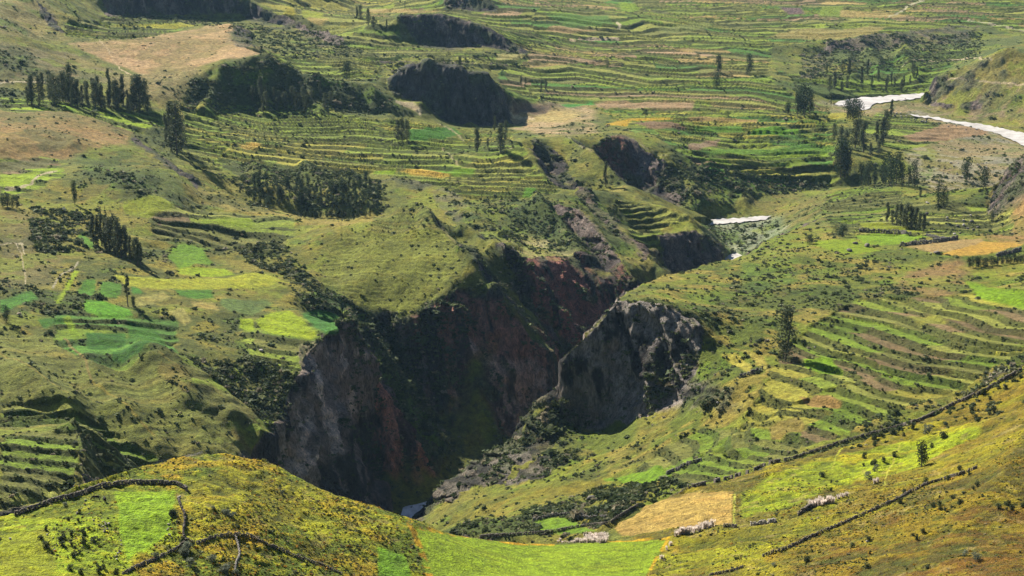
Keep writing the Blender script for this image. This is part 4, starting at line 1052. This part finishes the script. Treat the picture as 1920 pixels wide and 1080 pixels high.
# twos and threes
for px, py, h in ((312, 272, 60), (322, 282, 92), (332, 288, 98), (340, 280, 62)):
    put('euc', px, py, h, 'tall dark eucalyptus in the tight cluster at the left end of the bright terraces', 'eucalyptus cluster beside the bright terraces', 1.25)
for px, py, h in ((746, 264, 42), (754, 266, 46), (763, 262, 40)):
    put('euc', px, py, h, 'eucalyptus in the small clump left of the dark green terrace field', 'eucalyptus clump by the dark green field', 1.2)
put('euc', 895, 281, 44, 'dark eucalyptus below the big dark crag, left of the terraces path', None, 1.35, vi=0)
put('thin', 915, 281, 24, 'very small tree between the two eucalyptus below the dark crag', None, 1.6, vi=1)
put('euc', 938, 285, 54, 'tallest eucalyptus below the right foot of the dark crag', None, 1.3, vi=4)
put('euc', 948, 262, 38, 'slim eucalyptus right behind the tallest one below the dark crag', None, 1.0, vi=2)
put('euc', 928, 245, 28, 'small eucalyptus close against the foot of the dark crag', None, 1.3, vi=3)
for px, py, h in ((1015, 168, 20), (1023, 169, 20), (977, 158, 15), (986, 157, 13)):
    put('euc', px, py, h, 'tiny dark tree at the edge of the far fields right of the dark crag', 'tiny trees right of the dark crag', 1.3)
for px, py, h in ((670, 32, 20), (676, 32, 22), (690, 45, 30), (700, 50, 22), (725, 52, 18)):
    put('euc', px, py, h, 'dark tree at the far edge of the terraces above the upper crag', 'trees above the upper crag', 1.6)
for px, py, h in ((1495, 216, 42), (1508, 217, 58), (1519, 214, 45), (1501, 210, 48)):
    put('wide', px, py, h, 'dark tree in the big clump left of the white river tip', 'tree clump left of the river tip', .75)
put('wide', 1478, 213, 22, 'low dark tree at the left side of the big riverside clump', None, 1.1)
for px, py, h in ((1590, 222, 36), (1599, 224, 40), (1610, 222, 36)):
    put('wide', px, py, h, 'dark tree in front of the white river bend', 'trees in front of the river bend', .85)
for px, py, h in ((1603, 276, 55), (1611, 272, 52), (1619, 284, 58), (1643, 264, 38), (1655, 272, 52), (1661, 256, 50), (1564, 258, 30), (1577, 276, 38), (1586, 284, 42), (1648, 288, 26), (1632, 290, 24)):
    put('euc', px, py, h, 'dark tree in the loose grove below the river bend', 'loose grove below the river bend', 1.5)
for px, py, h in ((1576, 330, 72), (1584, 330, 62), (1570, 324, 46), (1590, 328, 48), (1615, 345, 42), (1628, 347, 46), (1640, 346, 36), (1655, 342, 44), (1668, 347, 62), (1680, 342, 58), (1691, 346, 42), (1704, 346, 36), (1715, 349, 50), (1622, 346, 34), (1660, 345, 36)):
    put('wide', px, py, h, 'dark broad tree in the belt along the low dark bank', 'tree belt along the dark bank', .62)
for px, py, h in ((1760, 387, 50), (1768, 389, 42), (1776, 386, 28), (1725, 368, 20)):
    put('wide', px, py, h, 'tree in the small group above the green strip on the right', 'small tree group on the right', .6)
for px, py, h in ((1663, 415, 38), (1673, 418, 26), (1681, 420, 40), (1688, 422, 44), (1694, 425, 36), (1701, 424, 46), (1709, 428, 40), (1717, 430, 44), (1724, 431, 36), (1731, 433, 34)):
    put('euc', px, py, h, 'dark eucalyptus in the compact grove on top of the right hill', 'compact grove on top of the right hill', 1.5)
for px, py, h in ((176, 456, 56), (184, 461, 58), (191, 460, 62), (199, 466, 60), (206, 469, 64), (214, 473, 74), (221, 478, 72), (228, 482, 58), (236, 480, 60), (245, 490, 50), (252, 488, 44), (258, 497, 54), (264, 494, 42)):
    put('euc', px, py, h, 'tall dark eucalyptus in the grove above the small green fields', 'grove above the small green fields', 1.3)
put('euc', 133, 196, 76, 'tallest tree of the long dark grove, third from its left end', None, .95, vi=1)
put('euc', 205, 200, 72, 'second tallest tree of the long dark grove, at its middle', None, 1.0, vi=3)
for k in range(46):
    px = 52+k*5.0+random.uniform(-3, 3)
    if 62 < px < 90 and k % 2: continue
    py = 188+(px-50)*.055+random.uniform(-5, 8)
    put('euc', px, py, random.choice([22, 30, 38, 44, 50, 56])*random.uniform(.85, 1.15), 'dark eucalyptus in the long grove below the pale road', 'long grove below the pale road', 1.35)
for k in range(13):
    px = 572+k*10+random.uniform(-2, 2)
    put('wide', px, 408-(abs(px-640)*.02), random.uniform(13, 19), 'small olive tree in the row along the foot of the shaded ravine slope', 'row of small trees along the ravine', .8)
for k in range(72):
    t = random.random(); px = 475+t*235; py = 332+random.random()**.8*58 + (px-480)*.02
    put('wide', px, py, random.uniform(13, 25), 'dark tree in the shaded wood filling the ravine', 'shaded wood in the ravine', .85)
for k in range(26):
    px = random.uniform(470, 640); py = random.uniform(175, 212)
    put('euc', px, py, random.uniform(18, 34), 'dark tree scattered on the shaded hill above the bright terraces', 'trees on the shaded hill', 1.5)
for k in range(22):
    px = random.uniform(1540, 1720); py = random.uniform(130, 172)
    put('euc', px, py, random.uniform(16, 34), 'dark tree among the shaded terraces above the river', 'trees among the shaded terraces', 1.5)
for k in range(16):
    px = random.uniform(690, 850); py = 640+(px-690)*1.1+random.uniform(-50, 60)
    put('wide', px, py, random.uniform(14, 24), 'dark leafy tree on the steep green side of the gorge', 'trees on the green gorge side', 1.1)
for k in range(16):
    px = 1816+k*7+random.uniform(-1.5, 1.5)
    put('wide', px, 500-k*.7, random.uniform(13, 20), 'round dark bush in the hedge row below the tan field', 'hedge row below the tan field', 1.15)
for px, py in ((6, 388), (14, 386), (24, 388), (32, 389)):
    put('wide', px, py, 24, 'dark bushy tree at the left edge beside the pale path', 'bushy trees beside the pale path', 1.0)
# pale dry bushes
for k in range(22):
    px = 1046+k*4.3; py = 1016 + random.uniform(-2, 1)
    put('dry', px, py, 6+7*sstep(1070, 1105, px)+random.uniform(-2, 2), 'pale pinkish dry bush on the far rim of the central field', 'dry bushes on the rim of the central field', .9)
for k in range(12):
    put('dry', 1100+k*3.4, 1008+random.uniform(-3, 2), 12, 'pale pinkish dry bush on the far rim of the central field', 'dry bushes on the rim of the central field', .8)
for k in range(15):
    px = 1268+k*4.8; put('dry', px, 1004-(px-1268)*.25+random.uniform(-2, 2), random.uniform(12, 18), 'pale dry bush along the lower edge of the straw field', 'dry bushes below the straw field', .8)
for k in range(11):
    px = 1520+k*4; put('dry', px, 948-(px-1520)*.2+random.uniform(-2, 2), random.uniform(11, 17), 'pale dry bush at the end of the short wall below the meadow', 'dry bushes below the bright meadow', .8)
for px, py in ((1573, 935), (1580, 932), (1588, 930), (1640, 905), (1646, 903), (1250, 1030), (1257, 1022), (1240, 1046)):
    put('dry', px, py, 10, 'small pale dry bush at the foot of the bright meadow', 'small dry bushes in the foreground', .9)

# foreground shrubs
def shrubs(n, poly, kind, lo, hi, label, group):
    xs = [p[0] for p in poly]; ys = [p[1] for p in poly]; c = 0; t = 0
    while c < n and t < n*20:
        t += 1; px = random.uniform(min(xs), max(xs)); py = random.uniform(min(ys), max(ys))
        if inpoly(poly, np.array([px]), np.array([py]))[0] and fbm(np.array([px]), np.array([py]), 70, 2, 5)[0] > -.12:
            if put(kind, px, py, random.uniform(lo, hi), label, group, random.uniform(.9, 1.3)): c += 1
shrubs(16, [(340,1010),(470,1015),(480,1078),(300,1078)], 'grey', 9, 17, 'grey green cushion shrub beside the curving wall on the left hill', 'grey shrubs on the left hill')
for px, py, h in ((423, 962, 12), (437, 969, 12), (402, 955, 8), (360, 1062, 18), (395, 1052, 14), (290, 1046, 13), (123, 948, 9), (528, 925, 8)):
    put('grey', px, py, h, 'grey green cushion shrub on the flowering left hill', 'grey cushion shrubs among the flowers', 1.2)
shrubs(26, [(60,1000),(150,960),(240,1078),(130,1078)], 'shrub', 6, 14, 'dark low shrub among the white stones of the left meadow', 'dark shrubs in the left meadow')
shrubs(14, [(320,960),(345,960),(345,1015),(310,1020)], 'shrub', 6, 11, 'dark shrub between the pale stones and the curving wall', 'shrubs along the curving wall')
shrubs(34, [(1500,1060),(1560,960),(1920,840),(1920,1078)], 'shrub', 5, 13, 'dark scrubby shrub on the brown foreground slope', 'shrubs on the brown slope')
shrubs(30, [(1480,870),(1600,835),(1920,700),(1920,800),(1700,850),(1560,930)], 'shrub', 6, 14, 'dark shrub along the bright meadow under the long wall', 'shrubs on the bright meadow')
for px, py, h in ((1642, 882, 14), (1628, 898, 16), (1738, 812, 18), (1450, 1060, 7), (1810, 1040, 12), (1830, 1050, 16)):
    put('grey', px, py, h, 'grey leafy shrub dotted over the right foreground slope', 'grey shrubs on the right foreground', 1.1)
shrubs(90, [(1260,620),(1500,480),(1900,500),(1900,650),(1740,760),(1500,830),(1300,890)], 'shrub', 3, 6.5, 'dark round shrub dotted over the middle of the right hill', 'shrubs over the right hill')

# ------------------------------------------------------------------ stones and walls
def stone(rg, s=1.0):
    import bmesh
    bm = bmesh.new(); bmesh.ops.create_icosphere(bm, subdivisions=2, radius=.5)
    k = rg.normal(size=(7, 3)); k /= np.linalg.norm(k, axis=1)[:, None]
    for v in bm.verts:
        p = np.array(v.co)
        for n_, d in zip(k, (.30, .33, .36, .38, .34, .40, .37)):
            q = p@n_
            if q > d: p = p-n_*(q-d)
        v.co = p*np.array([1.15, .95, .8])
    V = np.array([v.co[:] for v in bm.verts]); F = np.array([[v.index for v in f.verts] for f in bm.faces]); bm.free()
    return V, F
stones = [stone(np.random.default_rng(700+i)) for i in range(6)]
stone_ob = {}
def boulder(px, py, wpx, mat, label, group=None, name='boulder', flat=.8):
    p = spot(px, py)
    if p is None: return
    key = (mat.name, random.randrange(6))
    if key not in stone_ob:
        V, F = stones[key[1]]; o = mesh_np(name, V, F, mat); stone_ob[key] = o
    else: o = stone_ob[key].copy(); C.objects.link(o); o.name = name
    s = wpx/ppm(p.y)
    o.location = (p.x, p.y, p.z+s*.22); o.scale = (s, s*.9, s*flat); o.rotation_euler = (random.uniform(-.2, .2), random.uniform(-.2, .2), random.uniform(0, 6.28))
    tag(o, label, 'boulder', group)
    if group is None and 'group' in o: del o['group']
boulder(490, 658, 10, M_pale, 'white boulder alone in the grass below the bright green fields')
boulder(1108, 937, 20, M_dkst, 'dark blocky boulder on the lower grass slope right of the gorge')
boulder(1604, 456, 10, M_stone, 'grey boulder on the left of two in the upper green field')
boulder(1625, 461, 13, M_stone, 'grey boulder on the right of two in the upper green field')
boulder(1593, 470, 12, M_dkst, 'dark boulder lowest of the three in the upper green field')
boulder(1746, 474, 3.5, M_pale, 'tiny white stone on the brown ploughed strip')
boulder(1757, 475, 15, M_dkst, 'flat dark boulder below the tan field', flat=.5)
boulder(1739, 380, 9, M_pale, 'white flat boulder beside the small tree group on the right', flat=.5)
boulder(1345, 757, 7, M_pale, 'white stone beside the dark cliff edge of the right hill')
boulder(1528, 652, 5, M_pale, 'small white stone right of the large eucalyptus')
boulder(1093, 968, 5, M_pale, 'white stone in the shaded green hollow behind the central field')
boulder(1117, 948, 3, M_pale, 'tiny white stone right of the dark blocky boulder')
boulder(1740, 805, 9, M_pale, 'white stone at the upper edge of the bright meadow')
boulder(336, 932, 9, M_pale, 'white capstone at the head of the curving wall')
boulder(20, 1010, 7, M_pale, 'white stone in the grass at the lower left edge')
boulder(1626, 1015, 6, M_pale, 'pale stone alone on the brown foreground slope')
for px, py, s in ((1777, 409, 6), (1793, 415, 5), (1807, 414, 6), (1808, 422, 8), (1823, 416, 9), (1815, 428, 8), (1796, 425, 7), (1820, 404, 5), (1790, 438, 7), (1800, 436, 6), (1738, 400, 8), (1775, 412, 5), (1825, 430, 7), (1834, 426, 6)):
    boulder(px, py, s, M_pale if random.random() < .6 else M_dkst, 'boulder in the scatter on the hilltop meadow right of the grove', 'boulders on the hilltop meadow')
ROWS = [([(160,938),(158,950),(142,962),(168,964)], 9), ([(174,975),(182,972),(190,985),(205,980),(206,990),(180,992),(198,996)], 16), ([(225,1012),(226,1022),(222,1040),(228,1045),(218,1050)], 12), ([(90,995),(96,1014),(94,1028),(108,1020),(116,1036)], 8), ([(318,972),(314,990),(318,1003),(322,1006),(316,1020)], 9)]
for ln, n in ROWS:
    for k in range(n):
        a = random.choice(ln); b = random.choice(ln); t = random.random()*.6
        boulder(a[0]+(b[0]-a[0])*t+random.uniform(-2, 2), a[1]+(b[1]-a[1])*t+random.uniform(-2, 2), random.uniform(2.5, 5.5), M_pale if random.random() < .75 else M_stone, 'whitish stone heaped in the broken rows across the left meadow', 'white stones in the left meadow')
for k in range(46):
    px = random.uniform(1765, 1850); py = random.uniform(303, 335)
    boulder(px, py, random.uniform(2, 5), M_pale if random.random() < .7 else M_stone, 'pale boulder on the stony flood plain below the brown slope', 'boulders on the flood plain')
for k in range(60):
    t = random.random(); px = 1640+t*270; py = 212+t*42+random.uniform(-7, 4)
    boulder(px, py, random.uniform(2, 4.5), M_dkst if random.random() < .6 else M_pale, 'river boulder lining the far bank of the white river', 'boulders lining the river')
for k in range(34):
    px = random.uniform(1000, 1300); py = random.uniform(620, 830)
for k in range(40):
    px = random.uniform(1320, 1470); py = random.uniform(422, 462)
    boulder(px, py, random.uniform(1.5, 3.5), M_pale if random.random() < .5 else M_dkst, 'grey boulder on the gravel bar inside the river bend', 'boulders on the gravel bar')

def wall(line, h, label, mat=None, group=None, width=.55, step=None, gap=.0):
    rg = np.random.default_rng(abs(hash(label)) % 1000 if False else len(label)*7+int(line[0][0]))
    pts_ = []
    for (x1, y1), (x2, y2) in zip(line[:-1], line[1:]):
        n = max(1, int(math.hypot(x2-x1, y2-y1)/3))
        for i in range(n):
            p = spot(x1+(x2-x1)*i/n, y1+(y2-y1)*i/n)
            if p is not None: pts_.append(p)
    if len(pts_) < 2: print('no wall', line[0]); return
    # smooth plan line
    A_ = np.array([p[:] for p in pts_])
    for _ in range(2): A_[1:-1] = (A_[:-2]+A_[1:-1]*2+A_[2:])/4
    V, F, o = [], [], 0
    for a, b in zip(A_[:-1], A_[1:]):
        L_ = np.linalg.norm(b[:2]-a[:2])
        if L_ > 14: continue
        s_ = h*.5; n = max(1, int(L_/(s_*.8)))
        for i in range(n):
            c = a+(b-a)*(i+rg.uniform(-.2, .2))/n
            hh = h*rg.uniform(.75, 1.1)*(0 if rg.random() < gap else 1)
            z = -.35
            while z < hh:
                v, f = stones[rg.integers(6)]
                sc_ = s_*rg.uniform(1.0, 1.5); an = rg.uniform(0, 6.28); ca, sa = math.cos(an), math.sin(an)
                q = v*np.array([sc_*1.2, sc_, sc_*.85]); q = np.stack([q[:, 0]*ca-q[:, 1]*sa, q[:, 0]*sa+q[:, 1]*ca, q[:, 2]], 1)
                V.append(q+c+np.array([rg.uniform(-.5, .5)*width*.5, rg.uniform(-.5, .5)*width*.5, z+sc_*.3])); F.append(f+o); o += len(v)
                z += s_*.75
    base_ = A_[len(A_)//2]
    ob = mesh_np('stone_wall', np.concatenate(V)-base_, np.concatenate(F), mat or M_stone)
    ob.location = base_
    tag(ob, label, 'wall', group)
wall([(28,966),(60,955),(100,940),(140,931),(190,913),(240,906),(280,906),(330,908),(350,918),(354,926)], 1.0, 'long dark stone wall climbing along the crest of the left hill')
wall([(334,937),(339,950),(346,960),(347,975),(345,990),(344,1005),(350,1015),(375,1018),(400,1008),(430,1002),(470,1005),(500,1020),(560,1045),(610,1062),(645,1078)], 0.62, 'winding dry stone wall curving down and right across the left hill')
wall([(348,1019),(320,1035),(290,1050),(250,1066),(225,1078)], .6, 'straight low stone wall bordering the bottom of the left meadow')
wall([(442,1005),(447,1020),(450,1040),(443,1055),(440,1076)], .45, 'short pale stone wall dropping from the winding wall', M_pale)
wall([(1292,914),(1340,903),(1400,887),(1440,869),(1480,861),(1520,847),(1580,828),(1620,817),(1680,801),(1720,790),(1760,772),(1790,757),(1840,736),(1880,712),(1918,692)], 1.0, 'long stone wall running up the far rim of the right foreground slope')
wall([(1430,1042),(1480,1026),(1530,1002),(1570,986),(1620,963),(1680,937),(1740,906),(1800,889),(1836,875)], 0.65, 'stone wall crossing the brown foreground slope diagonally')
wall([(1330,1078),(1370,1070),(1398,1061)], .5, 'short stone wall at the bottom edge right of the central field')
wall([(1410,984),(1440,980),(1460,977)], 1.0, 'short pale stone wall below the bright meadow', M_pale)
wall([(1496,965),(1510,956),(1530,948)], 1.1, 'short dark stone wall between the meadow and the pale dry bushes')
wall([(1358,987),(1372,987),(1386,989)], .9, 'little stone wall at the corner of the straw field')
wall([(1612,431),(1640,435),(1680,437),(1714,438)], 2.0, 'dark straight wall between the two upper green fields', M_dkst)
wall([(1690,460),(1720,457),(1750,454),(1780,450),(1800,446)], 2.0, 'dark wall above the brown ploughed strip on the right hill', M_dkst)
wall([(1738,441),(1760,446),(1785,450)], 1.5, 'low dark wall joining the ploughed strip from the grove', M_dkst)
wall([(1870,480),(1895,474),(1920,468)], 2.0, 'dark wall edging the right end of the tan field', M_dkst)
wall([(1388,706),(1410,699),(1434,690)], 1.5, 'short dark wall below the pale terraces under the large eucalyptus', M_dkst)
wall([(1000,976),(1040,966),(1080,964),(1100,972),(1140,970)], 1.2, 'dark low wall along the shaded hollow behind the central field', M_dkst)
wall([(900,1006),(950,1003),(1000,1000),(1050,994),(1100,985),(1140,982),(1200,945)], 1.0, 'dark overgrown wall in the gully just behind the central field', M_stone)
wall([(1250,888),(1270,880),(1290,870),(1320,862)], 1.3, 'dark wall fragment on the lower right hill above the gully', M_dkst)

# ------------------------------------------------------------------ the two dark horses
def horse(px, py, rz, graze, label):
    p = spot(px, py)
    root = empty('horse', p, rz)
    # one connected skeleton grown with a skin modifier: +X is forward
    J = dict(pel=(-.55,0,1.18), mid=(0,0,1.10), cst=(.55,0,1.14), nk=(.92,0,1.30 if not graze else 1.02), hd=(1.22,0,1.58 if not graze else .55), mz=(1.62,0,1.30 if not graze else .14),
             tl=(-.85,0,1.10), tl2=(-.98,0,.55))
    R_ = dict(pel=(.30,.32), mid=(.29,.33), cst=(.27,.33), nk=(.14,.2), hd=(.11,.14), mz=(.07,.08), tl=(.05,.05), tl2=(.06,.06))
    E = [('pel','mid'),('mid','cst'),('cst','nk'),('nk','hd'),('hd','mz'),('pel','tl'),('tl','tl2')]
    for s_, n_ in ((1, 'l'), (-1, 'r')):
        o1 = .08*s_
        J['fa'+n_] = (.55+.02, .17*s_, .85); J['fb'+n_] = (.57+o1, .17*s_, .50); J['fc'+n_] = (.55+o1, .17*s_, .10); J['fd'+n_] = (.62+o1, .17*s_, .02)
        J['ha'+n_] = (-.48, .17*s_, .82); J['hb'+n_] = (-.70-o1, .17*s_, .55); J['hc'+n_] = (-.66-o1, .17*s_, .10); J['hd_'+n_] = (-.59-o1, .17*s_, .02)
        for a, r in (('fa', .12), ('fb', .065), ('fc', .05), ('fd', .06), ('ha', .16), ('hb', .075), ('hc', .05), ('hd_', .06)): R_[a+n_] = (r, r)
        E += [('cst','fa'+n_),('fa'+n_,'fb'+n_),('fb'+n_,'fc'+n_),('fc'+n_,'fd'+n_),('pel','ha'+n_),('ha'+n_,'hb'+n_),('hb'+n_,'hc'+n_),('hc'+n_,'hd_'+n_)]
        hx, hz = J['hd'][0], J['hd'][2]
        J['er'+n_] = (hx-.06, .09*s_, hz+.2 if not graze else hz+.16); R_['er'+n_] = (.025, .03); E.append(('hd', 'er'+n_))
    ks = list(J); me = bpy.data.meshes.new('body'); me.from_pydata([J[k] for k in ks], [(ks.index(a), ks.index(b)) for a, b in E], [])
    o = bpy.data.objects.new('body', me); C.objects.link(o); o.parent = root
    sk = o.modifiers.new('skin', 'SKIN'); sv = me.skin_vertices[0].data
    for i, k in enumerate(ks): sv[i].radius = R_[k]; sv[i].use_root = (k == 'pel')
    sub = o.modifiers.new('sub', 'SUBSURF'); sub.levels = 1; sub.render_levels = 1
    dg = bpy.context.evaluated_depsgraph_get(); m2 = bpy.data.meshes.new_from_object(o.evaluated_get(dg)); o.modifiers.clear(); o.data = m2
    m2.materials.clear(); m2.materials.append(M_hide)
    for f in m2.polygons: f.use_smooth = True
    cx, cz = J['cst'][0], 1.45
    V = [(.45, 0, 1.42), (.95, 0, 1.52 if not graze else 1.2), (1.15, 0, 1.78 if not graze else .75), (1.02, .0, 1.70 if not graze else .70), (.85, .03, 1.35 if not graze else 1.05), (.5, .04, 1.36)]
    mesh_np('mane', V+[(x, y-.06, z) for x, y, z in V], [(0, 1, 4, 5), (1, 2, 3, 4), (6, 7, 10, 11), (7, 8, 9, 10), (0, 5, 11, 6), (0, 1, 7, 6), (1, 2, 8, 7)], M_hide, root)
    tag(root, label, 'horse')
horse(181, 937, math.radians(178), True, 'black horse side on, grazing against the wall of the left meadow')
horse(197, 940, math.radians(112), True, 'black horse seen from behind, standing right of the other black horse')

# ------------------------------------------------------------------ scrub: nobody could count it
dens = .05+.38*sstep(.55, .9, nB)*sstep(.4, .7, nA)
dens = dens + sstep(.12, .36, NP+.4*NQ)*.45
dens = dens*(1-TMASK*.85) + RIS*.70*np.where(Yg < 1130, .75, 1)
dens *= np.where(rock > .4, 2.2, 1)
def dz_poly(poly, y0, y1, v, mode='set', w=10):
    global dens
    m = pm(poly, y0, y1, w)
    if mode == 'set': dens = np.where(m, v*(.4+1.2*sstep(.35, .65, nB)), dens)
    else: dens = np.where(m, dens*v, dens)
dz_poly([(640,560),(740,620),(860,850),(800,880),(700,700),(560,560)], 1020, 1170, 2.6)
dz_poly([(360,150),(520,108),(640,150),(770,210),(600,215),(350,210)], 1700, 1900, 1.5)
dz_poly([(450,312),(640,320),(720,340),(720,400),(500,385)], 1420, 1620, 3.0)
dz_poly([(380,320),(480,330),(600,400),(740,412),(650,415),(480,380)], 1300, 1560, 1.6)
dz_poly([(360,480),(520,450),(600,530),(700,620),(640,600),(560,540),(440,470)], 1050, 1280, 1.9)
dz_poly([(320,680),(520,680),(560,720),(500,830),(460,760)], 860, 1010, 1.5)
dz_poly([(820,370),(1060,375),(1100,480),(1000,480),(900,440)], 1330, 1480, .9)
dz_poly([(60,385),(170,400),(180,470),(60,480)], 1000, 1300, 1.7)
dz_poly([(1200,290),(1560,335),(1560,350),(1400,372),(1290,395)], 1560, 1850, 1.8)
dz_poly([(1500,90),(1720,70),(1840,60),(1840,110),(1700,130),(1500,150)], 2050, 2700, 1.8)
dz_poly([(1470,430),(1760,410),(1760,470),(1500,560),(1300,560)], 950, 1320, .28)
dz_poly([(230,20),(600,60),(700,100),(560,110),(400,50),(220,50)], 2000, 2500, 1.6)
dz_poly([(1140,905),(1250,890),(1290,912),(1160,960),(1080,1000),(900,1008)], 640, 860, 1.3)
dz_poly([(720,100),(990,100),(1000,130),(740,150)], 1960, 2350, 1.2)
dz_poly([(1310,415),(1470,410),(1400,472),(1350,470)], 1380, 1700, .9)
dz_poly([(-100,205),(110,205),(245,240),(250,262),(150,295),(0,300),(-100,300)],1380,1640,.25,'mul')
dz_poly([(125,84),(250,74),(340,60),(440,40),(430,76),(515,95),(385,118),(350,140),(270,140),(200,112)],1700,2100,.2,'mul')
dens *= (Yg > 560)*1.0 + (Yg <= 560)*2.2
for poly, y0, y1, c, wob in FLD: dens = np.where(pm(poly, y0, y1, 1), 0, dens)
dens = np.where(FLAT_RIV & (QY < 420), dens*.4, dens)
for p_ in river_polys: dens = np.where(pm(p_, 1300, 2600, 1), 0, dens)
pr = np.clip(dens, 0, 4).ravel()*np.where(VIS.ravel(), 1.0, .12)
pr[(fQX < -80) | (fQX > 2000)] *= .3
NS = 72000
idx = rng.choice(len(pr), NS, replace=False, p=pr/pr.sum())
Pp = P3[idx]; Yp = Pp[:, 1]; big = RIS.ravel()[idx]
hm = rng.gamma(2.2, .30, NS)+.30; hm = np.where(Yp < 600, hm*.26, hm); hm = np.where(Yp > 1600, hm*1.2, hm)*(1-.35*big)
clmp = pr[idx] > np.quantile(pr, .93); hm = hm*np.where(clmp & (rng.random(NS) < .4) & (Yp > 650), 1.7, 1)
templ = []
for k in range(8):
    rg = np.random.default_rng(900+k); n = 22
    c = rg.normal(size=(n, 3)); c /= np.linalg.norm(c, axis=1)[:, None]; c *= rg.uniform(.25, .55, (n, 1)); c[:, 2] = np.abs(c[:, 2])*.9+.05
    templ.append(tris(c, .30, rg)[0])
tid = rng.integers(8, size=NS); an = rng.uniform(0, 6.28, NS); wd = rng.uniform(.9, 1.7, NS)
Tm = np.stack(templ)[tid]                                  # NS, nv, 3
ca, sa = np.cos(an)[:, None], np.sin(an)[:, None]
x = (Tm[..., 0]*ca-Tm[..., 1]*sa)*(hm*wd)[:, None]; y = (Tm[..., 0]*sa+Tm[..., 1]*ca)*(hm*wd)[:, None]; z = Tm[..., 2]*hm[:, None]
Vv = np.stack([x, y, z], -1)+Pp[:, None, :]
palS = np.array([(.040,.055,.022),(.055,.075,.028),(.075,.095,.032),(.100,.115,.040),(.120,.125,.060),(.230,.200,.130)], np.float32)
near_pal = np.array([(.050,.062,.022),(.110,.125,.026),(.360,.210,.024),(.250,.240,.040),(.110,.125,.050),(.300,.250,.140)], np.float32)
pi = rng.choice(6, NS, p=[.20,.26,.24,.15,.09,.06]); tint = palS[pi]
pn = rng.choice(6, NS, p=[.22,.25,.16,.14,.15,.08]); tint = np.where((Yp < 560)[:, None], near_pal[pn], tint)
tint = tint*rng.uniform(.75, 1.3, (NS, 1))
nvt = Tm.shape[1]
for nm, sel in (('scrub', Yp >= 600), ('grass_tufts', Yp < 600)):
    V_ = Vv[sel].reshape(-1, 3); T_ = np.repeat(tint[sel], nvt, 0)
    o = mesh_np(nm, V_, np.arange(len(V_)).reshape(-1, 3), M_scr, attr=T_)
    tag(o, {'scrub': 'low dark scrub growing over the slopes and terrace banks', 'grass_tufts': 'tufts of grass and orange flowers over the foreground slopes'}[nm], {'scrub': 'scrub', 'grass_tufts': 'grass'}[nm], kind='stuff')
for L_ in protos.values():
    for r, u in L_:
        if not u:
            for ch in list(r.children): bpy.data.objects.remove(ch)
            bpy.data.objects.remove(r)
# ------------------------------------------------------------------ air
HAZE = 0.000014
if HAZE > 0:
    x0, x1, y0, y1, z0, z1 = -1600, 1600, -60, 4300, -40, 520
    V = [(x, y, z) for x in (x0, x1) for y in (y0, y1) for z in (z0, z1)]
    F = [(0,1,3,2),(4,6,7,5),(0,4,5,1),(2,3,7,6),(0,2,6,4),(1,5,7,3)]
    m = bpy.data.materials.new('air'); m.use_nodes = True; t = m.node_tree; t.nodes.clear()
    out = t.nodes.new('ShaderNodeOutputMaterial'); pv = t.nodes.new('ShaderNodeVolumePrincipled')
    pv.inputs['Color'].default_value = (.42, .70, 1.0, 1); pv.inputs['Density'].default_value = HAZE; pv.inputs['Anisotropy'].default_value = .1
    t.links.new(pv.outputs[0], out.inputs['Volume'])
    o = mesh_np('haze', V, F, m); o['kind'] = 'stuff'; o['label'] = 'thin blue haze in the valley air'; o['category'] = 'haze'
print('built', round(time.time()-T0, 1))
